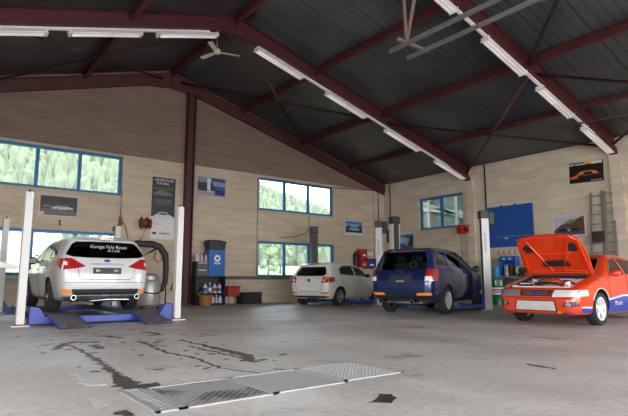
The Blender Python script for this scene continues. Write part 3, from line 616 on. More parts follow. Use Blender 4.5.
LW = [(-3, 1, 1.0, 3.4), (3, 7, 1.0, 3.4)]
bm = newbm(); wall_cells(bm, FY-.26, GY+.26, 0, EAVE-.02, LW, lambda u, v, d: (d, u, v), LX-.26, LX); struct('wall_left', bm, M_SIDE, 'left long wall of cream painted blocks')
GATES = [(-3.2, 1.2, 0, 4.3), (2.6, 7.6, 0, 4.3), (9.2, 14.4, 0, 4.3)]
bm = newbm(); wall_cells(bm, LX, WX, 0, EAVE, GATES, gab, FY-.26, FY); prism(bm, [(LX, EAVE), (WX, EAVE), (RX, ZR)], gab, FY-.26, FY); struct('wall_front', bm, M_GABLE, 'front gable wall with three open gates')
bm = newbm(); box(bm, ((LX+WX)/2, (FY+GY)/2, -.1), (WX-LX+.5, GY-FY+.5, .2)); struct('floor', bm, M_FLOOR, 'worn grey concrete workshop floor')
bm = newbm()
for x0, x1 in ((RX, WX+.5), (RX, LX-.5)): prism(bm, [(x0, zroof(x0)), (x1, zroof(x1)), (x1, zroof(x1)+.14), (x0, zroof(x0)+.14)], gab, FY-.5, GY+.5)
struct('ceiling', bm, M_ROOF, 'dark ribbed metal roof lining of two slopes')
# portal frames
nt_ = [0]
def trim(bm, m, label, **k): nt_[0] += 1; return struct('trim_%d' % nt_[0], bm, m, label, **k)
def ibeam(bm, p, q, w, h, t=.02):
    p, q = Vector(p), Vector(q); d = (q-p).normalized(); a = Vector((0, 1, 0)) if abs(d.y) < .5 else Vector((1, 0, 0)); a = (a-d*a.dot(d)).normalized(); b = d.cross(a).normalized()
    if b.z < 0: b = -b
    def slab(cu, cv, su, sv):
        vs = []
        for e in (p, q):
            for x, y in ((-1, -1), (1, -1), (1, 1), (-1, 1)): vs.append(bm.verts.new(e+a*(cu+x*su/2)+b*(cv+y*sv/2)))
        for k in range(4): bm.faces.new((vs[k], vs[(k+1) % 4], vs[4+(k+1) % 4], vs[4+k]))
        bm.faces.new(vs[3::-1]); bm.faces.new(vs[4:])
    slab(0, h/2-t/2, w, t); slab(0, -h/2+t/2, w, t); slab(0, 0, t, h-2*t)
FR = [(16.72, 'on the gable wall'), (12.1, 'over the parked cars'), (6.68, 'nearest on the right'), (1.4, 'above the camera'), (-4.0, 'at the gates')]
for y, w in FR:
    bm = newbm(); D = .39; hw = .18 if y < 16 else .12; dz = 0 if y < 16 else .12
    for sx, xe in ((1, WX-.02), (-1, LX+.02)):
        zc = lambda x: zroof(x)-.015-D/2*1.04-dz
        ibeam(bm, (RX, y, zc(RX)), (xe, y, zc(xe)), hw, D)
        # haunch at the ridge and knee
        prism(bm, [(RX, zroof(RX)-.40-dz), (RX+sx*1.0, zroof(RX+sx)-.40-dz), (RX, zroof(RX)-.56-dz)], gab, y-hw*.42, y+hw*.42)
        if y < 16: prism(bm, [(xe-sx*1.5, zroof(xe-sx*1.5)-.40), (xe, zroof(xe)-.40), (xe, zroof(xe)-.62)], gab, y-hw*.42, y+hw*.42)
    box(bm, (RX, y, ZR-.30), (.04, hw+.02, .56)); trim(bm, RED, 'dark red steel roof frame '+w)
for y in (12.03, 6.66, 1.4):
    bm = newbm(); box(bm, (WX-.06, y, 2.36), (.12, .34, 4.72)); trim(bm, M_SIDE, 'cream painted wall pier under a roof frame')
bm = newbm(); box(bm, (16.6, GY-.05, 2.4), (.62, .1, 4.8)); trim(bm, M_GABLE, 'cream painted corner pier')
bm = newbm(); ibeam(bm, (7.22, 16.69, 0), (7.22, 16.69, zroof(7.22)-.54), .26, .28, .03)
box(bm, (7.22, 16.66, .02), (.36, .36, .04)); trim(bm, RED, 'dark red steel post standing against the gable wall')
for x, w in ((RX, 'ridge'), (9.3, 'right slope, upper'), (12.15, 'right slope, middle'), (14.8, 'right slope, lower'), (3.6, 'left slope, upper'), (.6, 'left slope, middle'), (-2.0, 'left slope, lower')):
    bm = newbm(); h = .22 if x < 14 else .15; ibeam(bm, (x, FY, zroof(x)-h/2-.02), (x, GY-.02, zroof(x)-h/2-.02), .12, h); trim(bm, RED, 'dark red roof purlin, '+w)
def brace(x0, y0, x1, y1, w):
    for a, b in (((x0, y0), (x1, y1)), ((x0, y1), (x1, y0))):
        bm = newbm(); tube(bm, [(a[0], a[1], zroof(a[0])-.32), (b[0], b[1], zroof(b[0])-.32)], .045, 8); trim(bm, RED, 'dark red diagonal roof brace, '+w)
brace(6.8, 12.2, 12.2, 16.7, 'back bay right of the ridge'); brace(6.1, 12.2, .7, 16.7, 'back bay left of the ridge')
brace(12.4, 6.8, 16.9, 12.2, 'middle bay by the right eave'); brace(12.4, 1.4, 16.9, 6.8, 'front bay by the right eave'); brace(6.8, 1.4, 12.2, 6.8, 'front bay right of the ridge')
# windows
def window(n, wn, plane, label, np_):
    a0, a1, z0, z1 = wn; rx = plane == 'x'
    f3 = (lambda u, v, d: (WX+d, u, v)) if rx else (lambda u, v, d: (u, GY+d, v))
    root = bpy.data.objects.new('window_%d' % n, None); COL.objects.link(root); root.location = f3((a0+a1)/2, z0, .12); root['kind'] = 'structure'; root['label'] = label
    L0 = Vector(root.location); g = lambda u, v, d: Vector(f3(u, v, d))-L0
    bm = newbm(); t = .085; m = .05
    for u0, u1, v0, v1 in ((a0, a1, z0, z0+t), (a0, a1, z1-t, z1), (a0, a0+t, z0+t, z1-t), (a1-t, a1, z0+t, z1-t)): prism(bm, [(u0, v0), (u1, v0), (u1, v1), (u0, v1)], g, .09, .17)
    w = (a1-a0-2*t)/np_
    for k in range(1, np_): u = a0+t+w*k; prism(bm, [(u-m, z0+t), (u+m, z0+t), (u+m, z1-t), (u-m, z1-t)], g, .085, .175)
    build('window_frame', bm, BLUEF, root)
    for k in range(np_):
        u0 = a0+t+w*k+(m if k else 0); u1 = a0+t+w*(k+1)-(m if k < np_-1 else 0)
        bm = newbm(); prism(bm, [(u0, z0+t), (u1, z0+t), (u1, z1-t), (u0, z1-t)], g, .125, .131); build('pane', bm, PANE, root)
    bm = newbm(); prism(bm, [(a0, z0-.03), (a1, z0-.03), (a1, z0), (a0, z0)], g, -.03, .10); build('window_sill', bm, mat('stone_sill', (.42, .38, .32), .8), root)
window(1, W1, 'y', 'upper blue framed window at the left', 3); window(2, W2, 'y', 'lower blue framed window behind the estate car', 3)
window(3, W3, 'y', 'upper blue framed window in the middle', 3); window(4, W4, 'y', 'lower blue framed window behind the hatchback', 3)
window(5, W5, 'x', 'blue framed window high in the right wall', 2)
bm = newbm(); box(bm, (10.0, GY-.035, .93), (3.2, .07, .12)); box(bm, (.2, GY-.03, .80), (14.0, .06, .10)) if False else None
struct('trim_90', bm, mat('dark_duct', (.12, .115, .11), .5), 'grey cable duct along the gable wall')
bm = newbm(); box(bm, (3.0, GY-.03, .86), (4.2, .06, .10)); struct('trim_91', bm, GREYM, 'grey cable duct under the left window')
# ------------------------------------------------------------------ strip lights and trunking
TUBE = mat('white_lamp_housing', (.86, .81, .80), .45)
def strip(y, xs, first):
    global L0_
    for sx in (1, -1):
        pts = [x for x in xs if (x > RX) == (sx > 0)]
        if not pts: continue
        bm = newbm(); xe = RX+sx*10.2; xi = RX+sx*.75; off = .425 if True else 0
        bar(bm, (xi, y+.05, zroof(xi)-.46), (xe, y+.05, zroof(xe)-.46), .07, .06); trim(bm, TUBE, 'white lamp trunking under the roof frame')
        for x, lab in [(x, l) for x, l in zip(xs, first) if (x > RX) == (sx > 0)]:
            L = 1.66; cx = x+sx*.8; cz = zroof(cx); a = math.atan(SL if sx > 0 else SLL)*sx
            o = thing('strip_light', lab, 'ceiling light', (cx, y+.05, cz-.49), 0, 'strip lights under the roof frames'); o.rotation_euler = (0, a, 0)
            bm = newbm(); prism(bm, [(-.06, 0), (.06, 0), (.12, -.085), (.11, -.105), (-.11, -.105), (-.12, -.085)], lambda u, v, d: (d, u, v), -L/2, L/2); build('housing', bm, TUBE, o, bev=.004)
            bm = newbm()
            for q in (-.045, .045): tube(bm, [(-L/2+.05, q, -.118), (L/2-.05, q, -.118)], .017, 10)
            build('lamp_tube', bm, mat('fluorescent_tube', (.9, .87, .85), .3, emit=(1, .93, .9), estr=.14), o)
            for e in (-1, 1): bm = newbm(); box(bm, (e*(L/2+.012), 0, -.06), (.03, .23, .125)); build('end_cap', bm, TUBE, o, bev=.004)
strip(12.1, [7.2, 9.83, 12.46, 15.09, 5.88, 3.83, 1.75], ['strip light nearest the ridge on the middle roof frame, right slope', 'second strip light down the right slope of the middle roof frame', 'third strip light down the right slope of the middle roof frame', 'strip light at the right wall end of the middle roof frame',
    'strip light just left of the ridge, beside the ceiling fan', 'middle one of the three strip lights on the left slope', 'strip light cut by the left edge of the photo'])
strip(6.68, [7.55, 10.35, 12.75, 15.15], ['strip light at the top edge behind the hanging rails', 'strip light just right of the hanging rails on the nearest frame', 'strip light next to last before the right wall, nearest frame', 'strip light above the black poster at the right wall'])
# ceiling fan
f = thing('ceiling_fan', 'white three bladed ceiling fan hanging under the ridge', 'ceiling fan', (RX, 13.2, 0)); f.location.z = ZR-.04
bm = newbm(); tube(bm, [(0, 0, .05), (0, 0, -.55)], .014); lathe(bm, [(.0, .06), (.06, .04), (.05, -.02), (.015, -.05)], 14); build('down_rod', bm, WHITE, f)
CRF = mat('cream_fan', (.72, .60, .48), .5)
bm = newbm(); lathe(bm, [(0, -.52), (.09, -.54), (.11, -.60), (.09, -.66), (0, -.68)], 18); build('motor', bm, CRF, f, smooth=True)
for k in range(3):
    a = R(-14+120*k); c, s = math.cos(a), math.sin(a); bm = newbm(); bar(bm, (.08*c, .08*s, -.62), (.20*c, .20*s, -.62), .05, .012)
    M = Matrix.Rotation(a, 4, 'Z') @ Matrix.Translation((0, 0, -.62)) @ Matrix.Rotation(R(10), 4, 'X'); vs = []
    prism(bm, [(.18, -.06), (.66, -.075), (.70, 0), (.66, .075), (.18, .06)], lambda u, v, d: M @ Vector((u, v, d)), -.006, .006); build('blade', bm, CRF, f)
# hanging rails
r = thing('hanging_rail_frame', 'pair of grey galvanised rails hanging from the roof on struts', 'rail', (7.7, 4.5, 5.6))
for x in (-.26, .27): bm = newbm(); ibeam(bm, (x, 2.62, 0), (x, -3.0, 0), .07, .07, .012); build('rail', bm, GALV, r)
PINK = mat('primer_bracket', (.26, .17, .15), .6, var=.2)
for y in (2.2, -.35, -2.6):
    bm = newbm(); bar(bm, (-.45, y, .06), (.48, y, .06), .06, .06); build('cross_bar', bm, PINK, r)
    zt = zroof(7.7)-5.6+.02
    bm = newbm(); bar(bm, (-.2, y, .06), (-.32, y, zt+.15), .05, .05); bar(bm, (-.2, y, .06), (.15, y-.25, zt), .05, .05); build('hanger_strut', bm, PINK, r)
bm = newbm(); tube(bm, [(14.77, 6.80, 5.34), (15.25, 4.2, 5.34), (15.6, 1.4, 5.34)], .03); o = tag(build('roof_pipe', bm, GALV), 'thin grey pipe slung under the nearest roof frame at the right edge', 'pipe')

# ------------------------------------------------------------------ lifts
def post_lift(posts, labels, group):
    for i, (px, py, toward, txt, ends) in enumerate(posts):
        o = thing('lift_post', labels[i], 'car lift', (px, py, 0), toward, group)   # the open channel looks along local +x
        bm = newbm(); prism(bm, [(-.12, -.13), (.09, -.13), (.09, -.11), (-.10, -.11), (-.10, .11), (.09, .11), (.09, .13), (-.12, .13)], lambda u, v, d: (u, v, d), .03, 2.62); build('column', bm, LIFTW if labels[i][:4] != 'dark' else mat('dark_lift_grey', (.06, .06, .065), .5), o, bev=.004)  # column labelled dark is coloured dark grey, the others white
        bm = newbm(); box(bm, (.03, 0, 1.34), (.10, .215, 2.5)); build('spindle_cover', bm, BLACK, o)
        bm = newbm(); box(bm, (.0, 0, .015), (.46, .44, .03)); build('base_plate', bm, GREYM, o, bev=.004)
        bm = newbm(); box(bm, (-.01, 0, 2.73), (.25, .29, .24)); build('top_cover', bm, BLACK, o, bev=.02)
        if txt:
            bm = newbm(); box(bm, (-.22, 0, 2.62), (.17, .22, .40)); build('motor_housing', bm, BLACK, o, bev=.03)
            text('lettering', 'NUSSBAUM', .105, mat('grey_print', (.16, .16, .17), .6), o, facemat(PI/2, .133, 1.93))
        bm = newbm(); box(bm, (.13, 0, .25), (.08, .30, .42)); build('carriage', bm, LIFTB, o, bev=.01)
        M = Matrix.Translation((px, py, 0)) @ Matrix.Rotation(toward, 4, 'Z'); Mi = M.inverted()
        for k, e in enumerate(ends):
            e = Mi @ Vector((*e, .12)); bm = newbm(); bar(bm, (.15, -.08 if k else .08, .12), e, .10, .09); lathe(bm, [(0, .14), (.06, .14), (.06, .20), (0, .20)], 14, Matrix.Translation((e.x, e.y, 0))); build('arm', bm, LIFTB, o)
def facemat(ang, off, z):   # lettering read bottom to top on the face whose outward direction is ang (local)
    n = Vector((math.cos(ang), math.sin(ang), 0)); up = Vector((0, 0, 1)); right = up.cross(n)
    return Matrix(((up.x, -right.x, n.x, n.x*off), (up.y, -right.y, n.y, n.y*off), (up.z, -right.z, n.z, z), (0, 0, 0, 1)))
def tow(a, b): return math.atan2(b[1]-a[1], b[0]-a[0])
def carpt(loc, th, r, f): return (loc[0]+r*math.cos(th)+f*math.sin(th), loc[1]-r*math.sin(th)+f*math.cos(th))
pA, pB, pC, pD = (12.88, 8.76), (11.88, 11.33), (12.32, 12.5), (11.68, 15.3)
for (a, b, la, lb, g, cl, th) in ((pA, pB, 'white lift column before the blue tool board, right of the dark blue car', 'lift column with dark channel rising behind the dark blue car', 'posts of the near lift', (10.44, 9.21), R(73)),
                          (pC, pD, 'white lift column with black motor head, left of the dark channelled column', 'dark lift column standing before the lower middle window', 'posts of the back lift', (10.96, 13.99), R(73.5))):
    e1 = [carpt(cl, th, .6, .75), carpt(cl, th, .5, 1.9)]; e2 = [carpt(cl, th, -.6, .75), carpt(cl, th, -.5, 1.9)]
    post_lift([(a[0], a[1], tow(a, b)+R(30), True, e1), (b[0], b[1], tow(b, a)-R(30), False, e2)], [la, lb], g)
# four post lift at the left
lf = thing('four_post_lift', 'four post lift with white corner columns and blue cross beams under the estate car', 'car lift', (3.0, 11.0, 0), R(1))
def lp(x, y, z=0): return (x, y, z)
for x, y, h in ((-1.48, -.05, 2.50), (1.44, -.32, 2.44), (-1.27, 4.35, 2.42), (1.53, 4.25, 2.40)):
    bm = newbm(); box(bm, (x, y, h/2+.01), (.135, .15, h)); box(bm, (x, y, .012), (.30, .30, .024)); box(bm, (x, y, h+.03), (.03, .06, .06), mi=1); box(bm, (x, y-.02, .03), (.19, .15, .03), mi=2); build('column', bm, [LIFTW, BLACK, RUST], lf, bev=.006)
for y in (-.14, 4.3):
    bm = newbm(); bar(bm, (-1.3, y+.08, .10), (1.3, y-.12, .10), .16, .13); build('cross_beam', bm, LIFTB, lf, bev=.008)
    for sx in (-1, 1):
        bm = newbm(); prism(bm, [(sx*1.34, .03), (sx*.95, .03), (sx*1.08, .17), (sx*1.18, .34), (sx*1.34, .36)], lambda u, v, d: (u, d-sx*.10, v), y-.10, y+.12); build('end_block', bm, LIFTB, lf, bev=.008)
for x in (-.77, .77):
    bm = newbm(); box(bm, (x, 2.1, .165), (.50, 4.30, .07)); build('platform', bm, PLATE, lf, bev=.004)
    bm = newbm(); prism(bm, [(-.10, .20), (-.10, .17), (-1.10, .012), (-1.12, .03)], lambda u, v, d: (d, u, v), x-.24, x+.24)
    for e in (-.245, .245): prism(bm, [(-.10, .205), (-.10, .15), (-1.10, .0), (-1.12, .03)], lambda u, v, d: (d, u, v), x+e-.012, x+e+.012, mi=1)
    build('ramp', bm, [PLATE, LIFTB], lf)
    bm = newbm()
    for e in (-.2, .2): tube(bm, [(x+e-.03, -1.10, .025), (x+e+.03, -1.10, .025)], .025, 10)
    build('ramp_roller', bm, mat('brass_roller', (.6, .38, .2), .5), lf)
# white pointed arm at the left edge
wa = thing('white_test_arm', 'white tapering arm reaching in at the left edge of the photo', 'arm', (.5, 11.9, 0))
bm = newbm(); prism(bm, [(-.8, 1.08), (-.8, 1.25), (.72, 1.22), (1.04, 1.13), (1.06, 1.10), (1.0, 1.08)], lambda u, v, d: (u, d, v), -.14, .14); build('arm', bm, WHITE, wa, bev=.03)
bm = newbm(); box(bm, (-.6, 0, .55), (.16, .2, 1.08)); box(bm, (-.6, 0, .03), (.6, .5, .06)); build('stand', bm, GREYM, wa, bev=.01)
# ------------------------------------------------------------------ wall pictures
def C3(h): return tuple(((int(h[i:i+2], 16)/255)**2.2) for i in (0, 2, 4))
def pm(h): return mat('print_'+h, C3(h), .45)
def poster(name, label, plane, a0, a1, z0, z1, base, shapes, tilt=0., texts=(), cat='poster'):
    loc = (((a0+a1)/2, GY-.006, (z0+z1)/2) if plane == 'y' else (WX-.006, (a0+a1)/2, (z0+z1)/2))
    o = thing(name, label, cat, loc, 0 if plane == 'y' else -PI/2); o.rotation_euler = (0, R(tilt), 0) if plane == 'y' else (R(-tilt) if False else 0, R(tilt), -PI/2)
    w, h = abs(a1-a0), z1-z0
    g = lambda u, v, d: ((u-.5)*w, -d, (v-.5)*h)
    bm = newbm(); prism(bm, [(0, 0), (1, 0), (1, 1), (0, 1)], g, -.004, .004); build('sheet', bm, pm(base), o)
    for i, (nm, colr, P) in enumerate(shapes):
        bm = newbm(); prism(bm, P, g, .003, .005+.0012*i); build(nm, bm, pm(colr), o)
    for nm, tx, size, cx, cy, colr, k in texts:
        M = Matrix.Translation(((cx-.5)*w, -(.006+.0012*len(shapes)), (cy-.5)*h)) @ Matrix.Rotation(PI/2, 4, 'X'); text(nm, tx, size, pm(colr), o, M, extrude=.0008, **k)
    return o
RC = lambda a, b, c, d: [(a, c), (b, c), (b, d), (a, d)]
def carpic(x, y, s, h=1.): return [(x+s*u, y+s*h*v) for u, v in [(-.5, .05), (-.48, .22), (-.36, .27), (-.18, .42), (.14, .42), (.30, .27), (.47, .20), (.5, .06), (.36, 0), (.30, .10), (.20, 0), (-.2, 0), (-.28, .10), (-.36, 0)]]
def glasspic(x, y, s, h=1.): return [(x+s*u, y+s*h*v) for u, v in [(-.29, .27), (-.16, .38), (.12, .38), (.24, .27)]]
poster('poster', 'black and white car photo with white border under the upper left window', 'y', 2.61, 3.70, 2.74, 3.40, 'c9c0b8',
    [('picture', '2a2527', RC(.03, .97, .06, .94)), ('ground', '5c5658', [(.03, .08), (.97, .08), (.97, .24), (.5, .34), (.03, .36)]), ('trees', '181517', RC(.05, .95, .62, .90)), ('car', 'b9b6b8', carpic(.60, .34, .56, .8)), ('glazing', '2a2a2c', glasspic(.60, .35, .54, .8)), ('car', '6a6668', carpic(.20, .42, .26, .8)), ('caption', 'c9c0b8', RC(.03, .13, .08, .20))], 0)
poster('banner', 'tall black and white car banner beside the dark red post', 'y', 5.98, 6.80, 2.22, 4.33, 'd6d2cf',
    [('dark_field', '25272c', RC(0, 1, .36, 1)), ('green_band', '3c4a2c', RC(.08, .92, .80, .845)), ('car', '5f666b', carpic(.48, .70, .80, .28)), ('car', 'c4c6ca', carpic(.52, .31, .84, .36)), ('glazing', '30343a', glasspic(.52, .315, .80, .36)), ('emblem', '23378f', oval(.16, .09, .09, .022))], 0,
    [('headline', 'ADVENTURE', .115, .5, .955, 'b9bcbf', {'bold': .003}), ('headline', 'FOR REAL', .10, .45, .90, 'b9bcbf', {'bold': .003}), ('body_text', 'all wheel drive as standard\nwith boxer engine and safety\ncamera system on board\nnow at your garage', .055, .47, .60, '8e9296', {}), ('caption', 'FROM 27', .06, .30, .235, '6a6a6c', {}), ('logo_lettering', 'SUBARU', .10, .60, .09, '5b6272', {'bold': .003})], cat='banner')
poster('poster', 'colour photo of a yard with a blue car, right of the dark red post', 'y', 7.62, 8.72, 3.87, 4.55, '59607a',
    [('sky', '7d8aa0', RC(.0, .5, .72, 1)), ('building', '30343f', RC(.02, .62, .32, .70)), ('ground', '9a93ad', RC(0, 1, 0, .30)), ('wall', '8190b5', RC(.55, 1, .55, .80)), ('roof', '38405c', [(.5, .85), (1, .80), (1, .92), (.5, .98)]), ('pylon', 'd6dbe0', RC(.34, .45, .22, .95)), ('car', '2a2d38', carpic(.22, .25, .40, .7)), ('car', '1d3170', [(.62, .08), (.98, .06), (.98, .38), (.90, .55), (.68, .55), (.62, .36)]), ('glazing', '3c5aa8', [(.66, .36), (.94, .36), (.88, .50), (.70, .50)])])
poster('poster', 'white bordered print of a car by blue mountains, above the red and blue bins', 'y', 14.57, 15.62, 2.80, 3.44, 'c8ccd0',
    [('picture', '7fa0bd', RC(.03, .97, .20, .96)), ('sky', '2f6fb4', RC(.03, .97, .80, .96)), ('mountains', '2a4860', [(.03, .55), (.2, .72), (.4, .55), (.62, .50), (.8, .70), (.97, .75), (.97, .2), (.03, .2)]), ('ground', '1b2024', RC(.03, .97, .20, .42)), ('car', '8fa0ac', carpic(.52, .34, .62, .9)), ('glazing', '1b2630', glasspic(.52, .36, .60, .9))])
poster('poster', 'small print of a blue car under blue sky, above the dark blue car roof', 'x', 15.08, 15.92, 2.10, 2.85, '8fa8c8',
    [('sky', '2b66ad', [(.0, .95), (1, 1), (1, .6), (.4, .85)]), ('cloud', 'b7b4cf', RC(.05, .5, .55, .82)), ('cliff', '232a2c', [(.55, .3), (1, .28), (1, .92), (.85, .85), (.7, .55)]), ('ground', '5a6a5c', RC(0, 1, 0, .34)), ('car', '2b55a6', [(.02, .12), (.62, .10), (.66, .28), (.5, .36), (.35, .46), (.1, .46), (.02, .40)])])
poster('poster', 'black poster with orange car and yellow and white header, high on the right wall', 'x', 7.06, 8.14, 4.00, 4.68, '140d0c',
    [('header', 'd9a21a', RC(.46, .70, .88, 1)), ('header', 'd6d0cc', RC(.66, .97, .86, .99)), ('car', 'c06a3a', carpic(.55, .34, .62, 1.05)), ('glow', 'd6602c', [(.02, .28), (.22, .40), (.28, .34), (.24, .22), (.02, .20)]), ('glazing', '2a1512', glasspic(.55, .42, .56, .95)), ('grille', '1a1312', [(.42, .36), (.70, .36), (.66, .50), (.45, .50)]), ('lamp', 'e0b79a', oval(.36, .48, .04, .03, 8)), ('lamp', 'e0b79a', oval(.74, .48, .04, .03, 8))], 2,
    [('headline', 'NEW SUBARU', .085, .24, .90, 'd8d0cc', {'bold': .003}), ('caption', 'MOTORSPORT', .05, .80, .07, 'd8d0cc', {'bold': .001})])
poster('poster', 'white bordered print of a dark car before brown hills, above the raised bonnet', 'x', 7.73, 8.83, 2.27, 2.99, 'cfc9d0',
    [('picture', 'aeb2c4', RC(.04, .96, .08, .95)), ('hills', '5a4230', [(.04, .30), (.25, .55), (.5, .72), (.75, .80), (.96, .92), (.96, .08), (.04, .08)]), ('hills', '8a6a4c', [(.30, .58), (.55, .80), (.75, .74), (.60, .60)]), ('ground', '4c4f56', RC(.04, .96, .08, .26)), ('car', '1d232b', carpic(.50, .22, .62, .95)), ('glazing', '5d6a75', glasspic(.50, .24, .60, .95)), ('wheel', 'a7a9ad', oval(.50, .30, .05, .06, 10))])
# ------------------------------------------------------------------ wall fittings
def reel(label, plane, a, z, mcol, cab):
    o = thing('hose_reel', label, 'hose reel', ((a, GY-.012, z) if plane == 'y' else (WX-.012, a, z)), 0 if plane == 'y' else -PI/2)
    bm = newbm(); box(bm, (.16, -.09, 0), (.05, .18, .30)); box(bm, (.05, -.02, 0), (.26, .04, .16)); build('bracket', bm, mcol, o, bev=.006)
    M = Matrix.Translation((-.10, -.22, 0)) @ Matrix.Rotation(PI/2, 4, 'Y')
    bm = newbm(); lathe(bm, [(0, -.10), (.20, -.10), (.20, -.08), (.13, -.07), (.13, .07), (.20, .08), (.20, .10), (0, .10)], 22, M); build('drum', bm, mcol, o, smooth=True)
    bm = newbm(); bar(bm, (-.10, -.22, 0), (.15, -.22, 0), .05, .05); bar(bm, (.16, -.18, 0), (.16, -.22, 0), .05, .05); build('axle', bm, BLACK, o)
    bm = newbm(); tube(bm, cab, .013, 6); build('hose', bm, BLACK, o)
RUSTR = mat('rusty_red', (.16, .030, .018), .6, var=.3, vscale=20)
reel('rusty red hose reel on the gable wall left of the tall banner', 'y', 5.78, 2.70, RUSTR, [(-.05, -.22, -.20), (-.12, -.15, -.5), (-.35, -.1, -.66), (-.55, -.08, -.52), (-.66, -.08, -.1), (-.72, -.07, .0), (-.78, -.06, -.06)])
reel('red hose reel on the right wall beside the interior window', 'x', 12.28, 2.82, REDP, [(-.1, -.22, -.2), (-.14, -.2, -.9), (-.10, -.2, -1.6), (-.1, -.2, -1.9)])
o = thing('plug_box', 'rusty red socket hanging on its cable under the window corner', 'socket', (4.98, GY-.06, 2.72))
bm = newbm(); box(bm, (0, 0, 0), (.09, .09, .30)); build('housing', bm, RUSTR, o, bev=.02)
bm = newbm(); tube(bm, [(0, .03, .15), (.01, .03, 1.0)], .014, 6); build('cable', bm, BLACK, o)
o = thing('hand_lamp', 'small black handset hanging at the gable wall left of the socket', 'hand lamp', (4.80, GY-.05, 2.47)); bm = newbm(); box(bm, (0, 0, 0), (.07, .09, .16)); tube(bm, [(0, .03, -.05), (.0, .03, -.25)], .01, 6); build('body', bm, BLACK, o, bev=.015)
o = thing('hook_knob', 'small black knob on the wall under the black and white photo', 'hook', (3.2, GY-.05, 2.62)); bm = newbm(); tube(bm, [(0, .05, 0), (0, -.03, 0)], .025, 8); tube(bm, [(0, -.02, -.0), (0, -.02, -.14)], .03, 8); build('peg', bm, BLACK, o)
def wire(name, label, pts, r=.016, cat='cable', m=None):
    bm = newbm(); tube(bm, pts, r, 6); return tag(build(name, bm, m or BLACK), label, cat)
wire('wall_cable', 'thin cable down the gable wall at the left edge of the middle windows', [(10.12, GY-.015, 4.8), (10.12, GY-.015, 1.0)], .012)
wire('wall_cable', 'black cable crossing the top of the middle window to the corner pier and down it', [(12.62, GY-.03, 4.60), (12.75, GY-.03, 4.70), (14.0, GY-.03, 4.82), (15.9, GY-.03, 4.93), (16.35, GY-.13, 4.93), (16.5, GY-.13, 4.8), (16.5, GY-.13, 2.6)], .02)
wire('wall_cable', 'black conduit running down the right wall behind the near white lift column', [(WX-.03, 11.36, 5.25), (WX-.03, 11.36, 1.2)], .03)
wire('wall_cable', 'dark pipe running down the right wall close to the corner', [(WX-.03, 16.4, 5.25), (WX-.03, 16.4, 1.2)], .025)
wire('wall_cable', 'dark looped cable on the wall between the two middle windows', [(12.62, GY-.02, 3.5), (12.60, GY-.02, 2.95), (12.4, GY-.03, 2.72), (11.9, GY-.03, 2.58), (11.2, GY-.03, 2.52)], .014)
o = thing('control_box', 'dark brown control box hanging between the two rear lift columns', 'control box', (12.42, 12.10, 2.30)); bm = newbm(); box(bm, (0, 0, 0), (.14, .14, .42)); build('housing', bm, mat('dark_brown', (.04, .018, .015), .6), o, bev=.02); bm = newbm(); tube(bm, [(0, 0, .2), (-.05, .05, .5), (-.12, .14, .50)], .014, 6); build('cable', bm, BLACK, o)
# bins on the gable wall
o = thing('extinguisher', 'black cylinder bracketed to the gable wall left of the red bins', 'fire extinguisher', (15.05, GY-.16, 1.45)); bm = newbm(); lathe(bm, [(0, 0), (.11, .0), (.12, .03), (.12, .52), (.06, .60), (.03, .62), (.03, .68), (0, .68)], 16); box(bm, (0, .09, .3), (.06, .14, .06)); build('bottle', bm, BLACK, o, smooth=True)
for x0, w, z0, h, m, lab in ((15.25, .36, 1.78, .42, REDP, 'red wall bin, upper left of the bin group'), (15.63, .34, 1.90, .26, mat('white_bin', (.6, .58, .6), .5), 'white wall bin, upper right of the bin group'), (15.25, .34, 1.40, .36, REDP, 'red wall bin at the lower left beside the blue one'), (15.61, .55, 1.36, .44, mat('navy_bin', (.02, .05, .18), .5), 'navy blue wall bin, lower right of the bin group')):
    o = thing('wall_bin', lab, 'bin', (x0+w/2, GY, z0), 0, 'wall bins on the gable wall'); bm = newbm(); t = .015
    box(bm, (0, -.02, h/2), (w, .04, h)); box(bm, (0, -.28, h*.4), (w, t, h*.8)); box(bm, (0, -.15, t/2), (w, .28, t)); 
    for e in (-1, 1): box(bm, (e*(w/2-t/2), -.15, h/2), (t, .28, h))
    build('tray', bm, m, o, bev=.004); bm = newbm(); box(bm, (0, -.29, h*.35), (w*.4, .012, h*.16)); build('label_holder', bm, LIVW, o)
# ------------------------------------------------------------------ shelf with bottles and blue cabinet by the red post
sh = thing('storage_shelf', 'black open shelf unit beside the dark red post, bottles on its boards', 'shelf', (7.95, 16.45, 0))
bm = newbm()
for x in (-.54, .52): box(bm, (x, 0, .49), (.03, .50, .98))
box(bm, (0, .24, .49), (1.06, .02, .98)); build('carcass', bm, BLACK, sh)
for z in (.05, .40, .96): bm = newbm(); box(bm, (-.01, 0, z), (1.04, .50, .03)); build('shelf_board', bm, BLACK, sh)
cb = thing('blue_cabinet', 'blue dispenser cabinet with white round emblem standing on the black shelf', 'cabinet', (8.16, 16.45, .976))
bm = newbm(); box(bm, (0, 0, .46), (.62, .42, .92)); build('body', bm, BLUEP, cb, bev=.015); bm = newbm(); box(bm, (.0, -.215, .43), (.56, .014, .82)); d = build('door', bm, BLUEP, cb, bev=.006)
bm = newbm(); P = oval(0, .62, .13, .13, 6); prism(bm, [(u, v) for u, v in P], lambda u, v, dd: (u, dd, v), -.226, -.221); 
build('emblem', bm, LIVW, d); bm = newbm(); prism(bm, oval(0, .62, .06, .05, 12), lambda u, v, dd: (u, dd, v), -.230, -.225); build('emblem_centre', bm, BLUEP, d)
text('lettering', 'MEWA', .085, LIVW, d, Matrix.Translation((0, -.224, .44)) @ Matrix.Rotation(PI/2, 4, 'X'), bold=.002)
